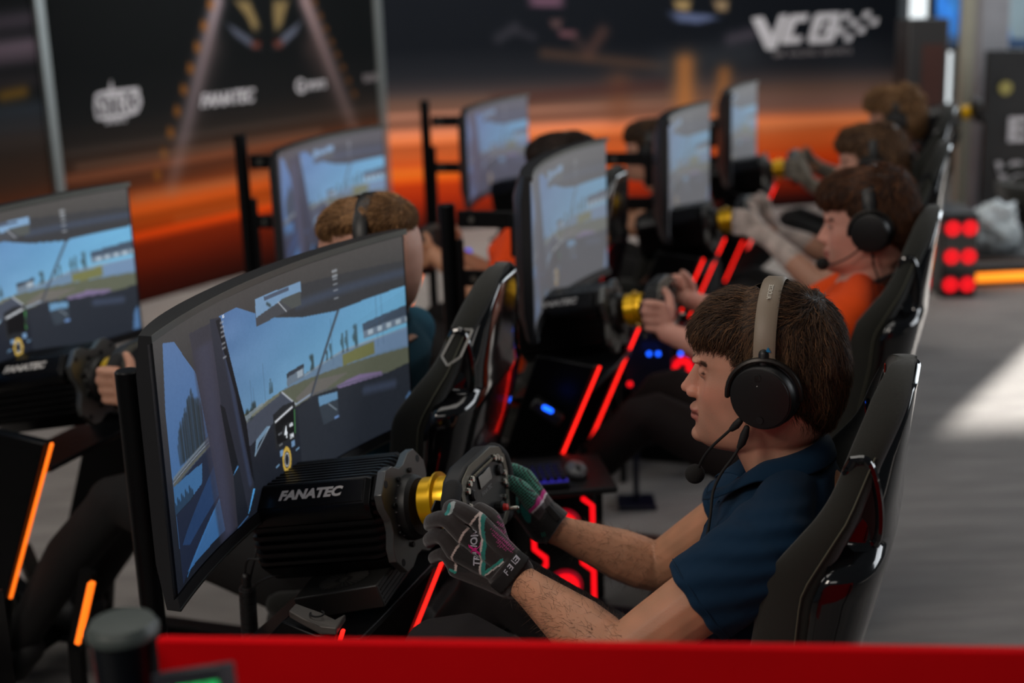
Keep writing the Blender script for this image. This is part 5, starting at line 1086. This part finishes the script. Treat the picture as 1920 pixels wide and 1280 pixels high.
d1 = person(R0, 'person in a navy polo with gloved hands on the wheel, in focus at the front', 'tan', (5, 38, 62), hi=True, Le=Le, Lw=Lw, Re=Re, Rw=Rw, Ls=(-.035, .172, .862), Rs=(-.035, -.172, .862), handset=hs_, sleeve=.50, trousers=(26, 22, 24), knee=.67)
GL = mat('glove_cloth', rough=.75, attr='Col', spec=.3, bump=.0004, bscale=1300, sheen=.3)
def glove(parts, cuff, paint, nm='glove', lab=None, t=d1, vox=.0016):
    V, F = remesh(parts+cuff, vox, 3, .5); C = np.tile(A(GREYG, float), (len(V), 1)); paint(V, C)
    return t.part(nm, (V, F), GL, parent=t.body, col=srgb(C), ang=180, label=lab), (V, F)
def fu(p): return A([p[0], p[2]])
def paintL(V, C):
    P2 = V[:, [0, 2]]; out_ = V[:, 1] > .148
    def st(pts, w, c, m_=True):
        pp = [fu(Q(x, y, .176)) for x, y in pts]; d = np.min([segd(P2, a, b) for a, b in zip(pp[:-1], pp[1:])], 0); k = (d < w) & out_ & m_; C[k] = c
    a, b, c = [fu(Q(x, y, .176)) for x, y in ((891, 970), (845, 1046), (900, 1082))]; tri = inpoly(P2[:, 0], P2[:, 1], [a, b, fu(Q(849, 1078, .176)), c]) & out_; C[tri] = (22, 21, 22)
    st([(890, 970), (866, 1003), (845, 1046), (849, 1078)], .0016, (186, 170, 164)); st([(897, 975), (903, 1028), (901, 1082)], .0030, (34, 124, 116)); st([(892, 971), (898, 1028), (896, 1082)], .0014, (200, 190, 186))
    st([(903, 1080), (936, 1056)], .0020, (40, 140, 128)); st([(905, 1084), (938, 1060)], .0011, (190, 186, 182)); st([(838, 956), (834, 966)], .005, (150, 160, 160)); st([(832, 958), (830, 968)], .003, (40, 130, 126)); st([(838, 1074), (848, 1078)], .0022, (40, 140, 128))
    pk = inpoly(P2[:, 0], P2[:, 1], [fu(Q(x, y, .15)) for x, y in ((915, 955), (940, 950), (968, 1000), (964, 1032), (940, 1020), (925, 990))]); e = fu(Q(960, 1000, .15)); dd = np.linalg.norm(P2-e, axis=1); r_ = .0017*(1.35-dd/.045); pit = .0044
    gx = (P2[:, 0]+P2[:, 1])/pit; gy = (P2[:, 0]-P2[:, 1])/pit; dot = np.hypot(gx-np.round(gx), gy-np.round(gy))*pit < r_; C[pk & dot] = (158, 62, 118)
cuffL = [tube([Q(938, 1060, .150), Q(955, 1073, .148), Q(975, 1088, .146)], [.0320, .0335, .0320], 24, .74, side=(0, 1, 0), round_=False)]
gl, gm = glove(hand(Lw, Lm, Lf, Lt, r=.0116, palm=.0152), cuffL, paintL, lab='dark glove with white and teal lines on the back')
tr = bvh(gm)
st_ = remesh([tube([Q(944, 1063, .150), Q(966, 1080, .148)], [.0370, .0374], 28, .70, side=(0, 1, 0), round_=False)], .0024, 3)
sp_ = d1.part('wrist_strap', st_, mat('strap_black', (18, 18, 19), .8, bump=.0004, bscale=1100), parent=gl, ang=180); ts_ = bvh(st_)
WG = mat('glove_print', (170, 172, 184), .7); PKP = mat('glove_pink', (206, 32, 130), .7)
def tdir(a, b, l): u = vn(Q(*b, l)-Q(*a, l)); n = A([0, 1., 0]); u = vn(u-n*(u@n)); return u, np.cross(n, u)
u, v = tdir((940, 1086), (972, 1042), .18); c_ = Q(954, 1067, .19); g_ = text('F', .0125, c_-u*.0165, u, v, .0, .12, .0003); g2 = text('E', .0125, c_-u*.0068, -u, v, .0, -.12, .0003); g3 = text('E', .0125, c_+u*.0050, -u, v, .0, -.12, .0003); g4 = text('L', .0125, c_+u*.0150, u, v, .0, .12, .0003)
d1.part('strap_lettering', drape(join(g_, g2, g3, g4), ts_, (0, -1, 0), .0006), WG, parent=gl, smooth=False)
u, v = tdir((885, 1068), (879, 1012), .18); d1.part('glove_lettering', drape(text('TRA  ION', .0125, Q(881, 1040, .19), u, v, .0, .2, .0004), tr, (0, -1, 0), .0007), WG, parent=gl, smooth=False)
d1.part('glove_lettering', drape(text('X', .021, Q(882, 1040, .19), u, v, .0, .0, .0010), tr, (0, -1, 0), .0008), PKP, parent=gl, smooth=False)
def paintR(V, C):
    P2 = V[:, [0, 2]]; C[:] = (15, 15, 16)
    L2 = lambda pts, l=-.11: [fu(Q(x, y, l)) for x, y in pts]; ip = lambda pts, l=-.11: inpoly(P2[:, 0], P2[:, 1], L2(pts, l))
    C[ip([(955, 865), (990, 878), (1012, 930), (1028, 945), (1012, 975), (990, 960), (1004, 930), (980, 900), (960, 886)])] = (58, 50, 52)
    th = ip([(928, 884), (960, 884), (985, 898), (1004, 925), (1002, 948), (992, 956), (972, 935), (945, 912), (928, 900)]); C[th] = (34, 36, 36); pit = .0060
    gx = (P2[:, 0]+P2[:, 1])/pit; gy = (P2[:, 0]-P2[:, 1])/pit; dot = np.hypot(gx-np.round(gx), gy-np.round(gy)) < .40; C[th & dot] = (66, 142, 122)
    a, b, c = L2([(1010, 928), (1008, 945), (994, 958)]); d = np.minimum(segd(P2, a, b), segd(P2, b, c)); C[d < .0030] = (190, 34, 128); a, b, c = L2([(1014, 929), (1012, 947), (998, 961)]); d = np.minimum(segd(P2, a, b), segd(P2, b, c)); C[d < .0014] = (200, 190, 196)
    a, b = L2([(962, 872), (976, 880)]); C[(segd(P2, a, b) < .004)] = (196, 40, 136)
    for x, y, rx, ry in ((985, 962, 8, 20), (966, 948, 5, 16)):
        o_ = fu(Q(x, y, -.11)); e1 = vn(fu(Q(x+6, y+14, -.11))-o_); e2 = A([-e1[1], e1[0]]); D = P2-o_; C[np.hypot(D@e1/(ry/1100.), D@e2/(rx/1100.)) < 1] = (18, 104, 98)
cuffR = [tube([Q(1002, 958, -.140), Q(1022, 975, -.140), Q(1045, 991, -.140)], [.0310, .0345, .0325], 24, .95, side=(0, 1, 0), round_=False), tube([Q(985, 950, -.135), Q(1015, 992, -.132)], .024, 16)]
gr, gmr = glove(hand(Q(1028, 980, -.14), Rm, Rf, Rt, r=.0112, palm=.0156), cuffR, paintR, lab='dark glove with teal dots on the thumb and teal ovals')
trr = bvh(gmr); u, v = tdir((1012, 1008), (1028, 1003), -.11); d1.part('glove_lettering', drape(text('///', .011, Q(1016, 1006, -.10), u, v, 0, .0, .0002), trr, (0, -1, 0), .0006), mat('glove_teal', (30, 130, 110), .7), parent=gr, smooth=False)
d1.part('wrist_strap', remesh([box(Q(1037, 962, -.118), (.030, .006, .012), (vn(Q(1045, 972, -.118)-Q(1025, 950, -.118)), (0, 1, 0), vn(np.cross(vn(Q(1045, 972, -.118)-Q(1025, 950, -.118)), (0, 1, 0)))))], .0015, 2), mat('strap_black', (18, 18, 19)), parent=gr, ang=180)
arm_hair(d1, 4200)
FN = lambda p: hairline(p, .030, .157, .080)
TH = lambda p: .0070+.0035*sstep(.17, .21, p[2])+.005*sstep(.05, .10, p[0])*sstep(.14, .17, p[2])-.002*(1-sstep(.04, .08, p[2]))
make_hair(d1, d1.M, d1.o_, FN, TH, 14000, .034, ((40, 28, 20), (122, 88, 60)), flow_short, lift=.0080, w=.00055, wave=.0014, jit=.006)
mic = dict(boom=[Q(1384, 792, .088), Q(1362, 812, .086), Q(1336, 836, .080), Q(1319, 858, .072), Q(1309, 878, .066)], joint=[Q(1387, 789, .090), Q(1380, 797, .089), Q(1372, 804, .087)], tip=Q(1303, 888, .064), r=.0145,
           plug=[Q(1400, 802, .092), Q(1396, 815, .092), Q(1391, 830, .092), Q(1386, 838, .092)], cable=[Q(1388, 835, .092), Q(1374, 858, .095), Q(1352, 888, .10), Q(1337, 922, .108), Q(1332, 965, .125), Q(1322, 1020, .135), Q(1300, 1065, .13), Q(1276, 1105, .10)])
headset(R0, d1.M, d1.o_, 'black headset with beige band and boom microphone on the driver in the navy polo', True, True, mic)
# ------------------------------------------------------------------ the other drivers
def hd_of(fr, px, py, top=1.189): p = fr.q(px, py, 0); return (p[0]+.012, 0, p[2]-top)
def add_gloves(t, col, lab):
    for s in (1, -1):
        W_ = t.J['Lw' if s > 0 else 'Rw']; mc = [A([.425, s*.152, .864])+A([.0, 0, -.023])*i for i in range(4)]
        fg = [[m_+A([.034, s*.010, .004]), m_+A([.047, -s*.016, .0]), m_+A([.022, -s*.034, -.002])] for m_ in mc]; th = [A([.403, s*.128, .845]), A([.410, s*.110, .874]), A([.425, s*.103, .892])]
        E_ = t.J['Le' if s > 0 else 'Re']; d = vn(E_-W_)
        t.part('glove', remesh(hand(W_, mc, fg, th, r=.0108, palm=.0155)+[tube([W_-d*.01, W_+d*.04, W_+d*.12], [.031, .035, .044], 18, .85, side=(0, 1, 0), round_=False)], .005, 4), mat('glove_%d' % col[0], col, .85, var=.35, vscale=30), parent=t.body, ang=180, label=lab)
h = hd_of(RA[1], 1652, 316)
p2 = person(RA[1], 'person in an orange shirt with a headset, bare hands on the wheel', 'pink', (224, 74, 14), hd=h, pitch=.08, tf=.05, collar=False, shirt_name='t_shirt', Lw=RA[1].q(1262, 628, .16), Rw=RA[1].q(1302, 566, -.13), Le=RA[1].q(1420, 690, .25), Re=RA[1].q(1450, 620, -.24), trousers=(24, 14, 14))
p2.part('neckband', tube([A([h[0]*.7-.036+.062*math.cos(a), .064*math.sin(a), .935+h[2]-.028*math.cos(a)]) for a in np.linspace(0, 2*math.pi, 28)[:-1]], .0045, 8, closed=True, round_=False), mat('neckband', (26, 22, 24), .9), parent=p2.shirt)
thk = lambda k=0: (lambda p: .011+k+.010*sstep(.16, .20, p[2])+.008*sstep(.04, .10, p[0])*sstep(.15, .18, p[2]))
make_hair(p2, p2.M, p2.o_, FN, thk(.002), 5000, .03, ((52, 30, 18), (120, 76, 46)), flow_short, .007, .0009, 5, .003, .006)
M_ = lambda p, x: A(p.M)@A(x)+p.o_
headset(RA[1], p2.M, p2.o_, 'black headset with long boom microphone on the driver in the orange shirt', False, False, dict(boom=[M_(p2, x) for x in ((.02, .095, .065), (.05, .090, .045), (.085, .075, .03), (.100, .060, .028))], joint=[M_(p2, x) for x in ((.0, .098, .075), (.01, .097, .070), (.02, .095, .066))], tip=M_(p2, (.110, .052, .028)), r=.016, plug=[M_(p2, x) for x in ((-.01, .09, .05), (-.01, .09, .03))][:2]*2, cable=[M_(p2, x) for x in ((-.01, .09, .03), (-.02, .08, -.02), (-.01, .07, -.08), (0, .06, -.14))]))
h = hd_of(RA[2], 1645, 236)
p3 = person(RA[2], 'person with white gloves and brown hair, directly behind the orange driver', 'fair', (40, 34, 36), hd=h, tf=.02, collar=False, shirt_name='t_shirt', Lw=(.35, .15, .775), Le=(.17, .25, .64))
add_gloves(p3, (196, 180, 172), 'white glove with grey stains')
make_hair(p3, p3.M, p3.o_, FN, thk(.004), 3000, .03, ((72, 50, 34), (156, 118, 84)), flow_short, .008, .0012, 6, .003, .007)
headset(RA[2], p3.M, p3.o_, 'black headset on the driver with white gloves')
h = hd_of(RA[3], 1686, 166)
p4 = person(RA[3], 'person with curly light brown hair, farthest back in the right row', 'tan', (36, 36, 40), hd=h, tf=.02, collar=False, shirt_name='t_shirt', Rw=(.37, -.15, .80), Re=(.19, -.25, .70))
add_gloves(p4, (120, 112, 100), 'grey glove')
make_hair(p4, p4.M, p4.o_, lambda p: hairline(p, .03, .150, .07), thk(.012), 3500, .03, ((112, 78, 48), (204, 158, 110)), flow_short, .012, .0014, 7, .006, .010)
headset(RA[3], p4.M, p4.o_, 'black headset on the driver with curly hair')
h = hd_of(RB[0], 706, 370)
b1 = person(RB[0], 'person with short fair hair in a teal polo, head above the nearest monitor', 'fair', (26, 78, 98), hd=h, yaw=.15, pitch=.05)
make_hair(b1, b1.M, b1.o_, lambda p: float(sstep(.176, .184, p[2]+.010*(p[0] > .06))), lambda p: .006+.012*sstep(.165, .20, p[2]), 5000, .03, ((96, 66, 40), (176, 132, 88)), flow_short, .006, .0009, 8, .002, .004)
headset(RB[0], b1.M, b1.o_, 'black headset on the driver with short fair hair')
h = hd_of(RB[1], 1064, 252)
b2 = person(RB[1], 'person in an orange shirt behind the seat with the badge, forearms reaching left', 'tan', (226, 70, 16), hd=h, collar=False, shirt_name='t_shirt', tf=.16, sleeve=1.0, Ls=(.12, .19, .80), Lw=RB[1].q(815, 478, .13), Le=RB[1].q(935, 575, .24), Rw=RB[1].q(815, 458, -.13), Re=RB[1].q(935, 530, -.22))
make_hair(b2, b2.M, b2.o_, FN, thk(.002), 3000, .03, ((34, 24, 20), (66, 46, 36)), flow_short, .006, .0012, 9, .002, .004)
headset(RB[1], b2.M, b2.o_, 'headset with a pale band on the dark-haired driver behind the second monitor', False, True)
h = hd_of(RB[2], 1228, 226)
b3 = person(RB[2], 'person with brown hair left of the third monitor, mostly hidden', 'tan', (30, 28, 32), hd=h, collar=False, shirt_name='t_shirt')
make_hair(b3, b3.M, b3.o_, FN, thk(.002), 2500, .03, ((60, 42, 28), (110, 80, 54)), flow_short, .006, .0012, 10, .002, .004)
headset(RB[2], b3.M, b3.o_, 'black headset on the brown-haired driver left of the third monitor')
# ------------------------------------------------------------------ light
w = bpy.data.worlds.new('world'); SC.world = w; w.use_nodes = True
bg = w.node_tree.nodes['Background']; bg.inputs['Color'].default_value = (.80, .90, 1, 1); bg.inputs['Strength'].default_value = .05
def area(name, loc, target, sx, sy, power, col=(1, 1, 1)):
    l = bpy.data.lights.new(name, 'AREA'); l.shape = 'RECTANGLE'; l.size = sx; l.size_y = sy; l.energy = power; l.color = col
    o = bpy.data.objects.new(name, l); COL.objects.link(o); o.location = loc; o.rotation_euler = (Vector(target)-Vector(loc)).to_track_quat('-Z', 'Y').to_euler(); return o
area('overhead_fill', (-.2, 3.0, 3.1), (-.1, 3.0, 0), 1.6, 2.6, 20, (1, .95, .88))
area('overhead_fill', (-1.8, .4, 2.9), (.1, 1.9, .9), 1.0, 1.0, 34, (1, .90, .80))  # warm fill added from the left to lighten the driver's face and arms
area('window_light', (4.6, 9.0, 2.1), (1.2, 3.0, .6), 3.4, 2.2, 75, (.86, .94, 1))
area('overhead_fill', (0, 7.2, 3.2), (.2, 9.8, .6), 4.4, 1.2, 118, (1, .95, .88))  # fill added to brighten the printed backdrop
area('window_light', (5.2, 3.5, 2.2), (1.6, 3.4, .0), 2.4, 1.8, 70, (.9, .95, 1))
area('overhead_fill', (-.2, -.9, 2.9), (.2, 1.4, .9), 1.6, .8, 7, (1, .95, .9))
area('overhead_fill', (-3.2, 3.4, 2.9), (-2.2, 6.6, .6), 1.4, 1.4, 36, (1, .95, .88))
s = bpy.data.lights.new('sun', 'SUN'); s.energy = 20; s.angle = math.radians(.9); s.color = (1, .96, .9); so = bpy.data.objects.new('sun', s); COL.objects.link(so)
el = math.radians(17.5); so.rotation_euler = Vector((-.545*math.cos(el), -.838*math.cos(el), -math.sin(el))).to_track_quat('-Z', 'Y').to_euler(); so.location = (6, 12, 5)
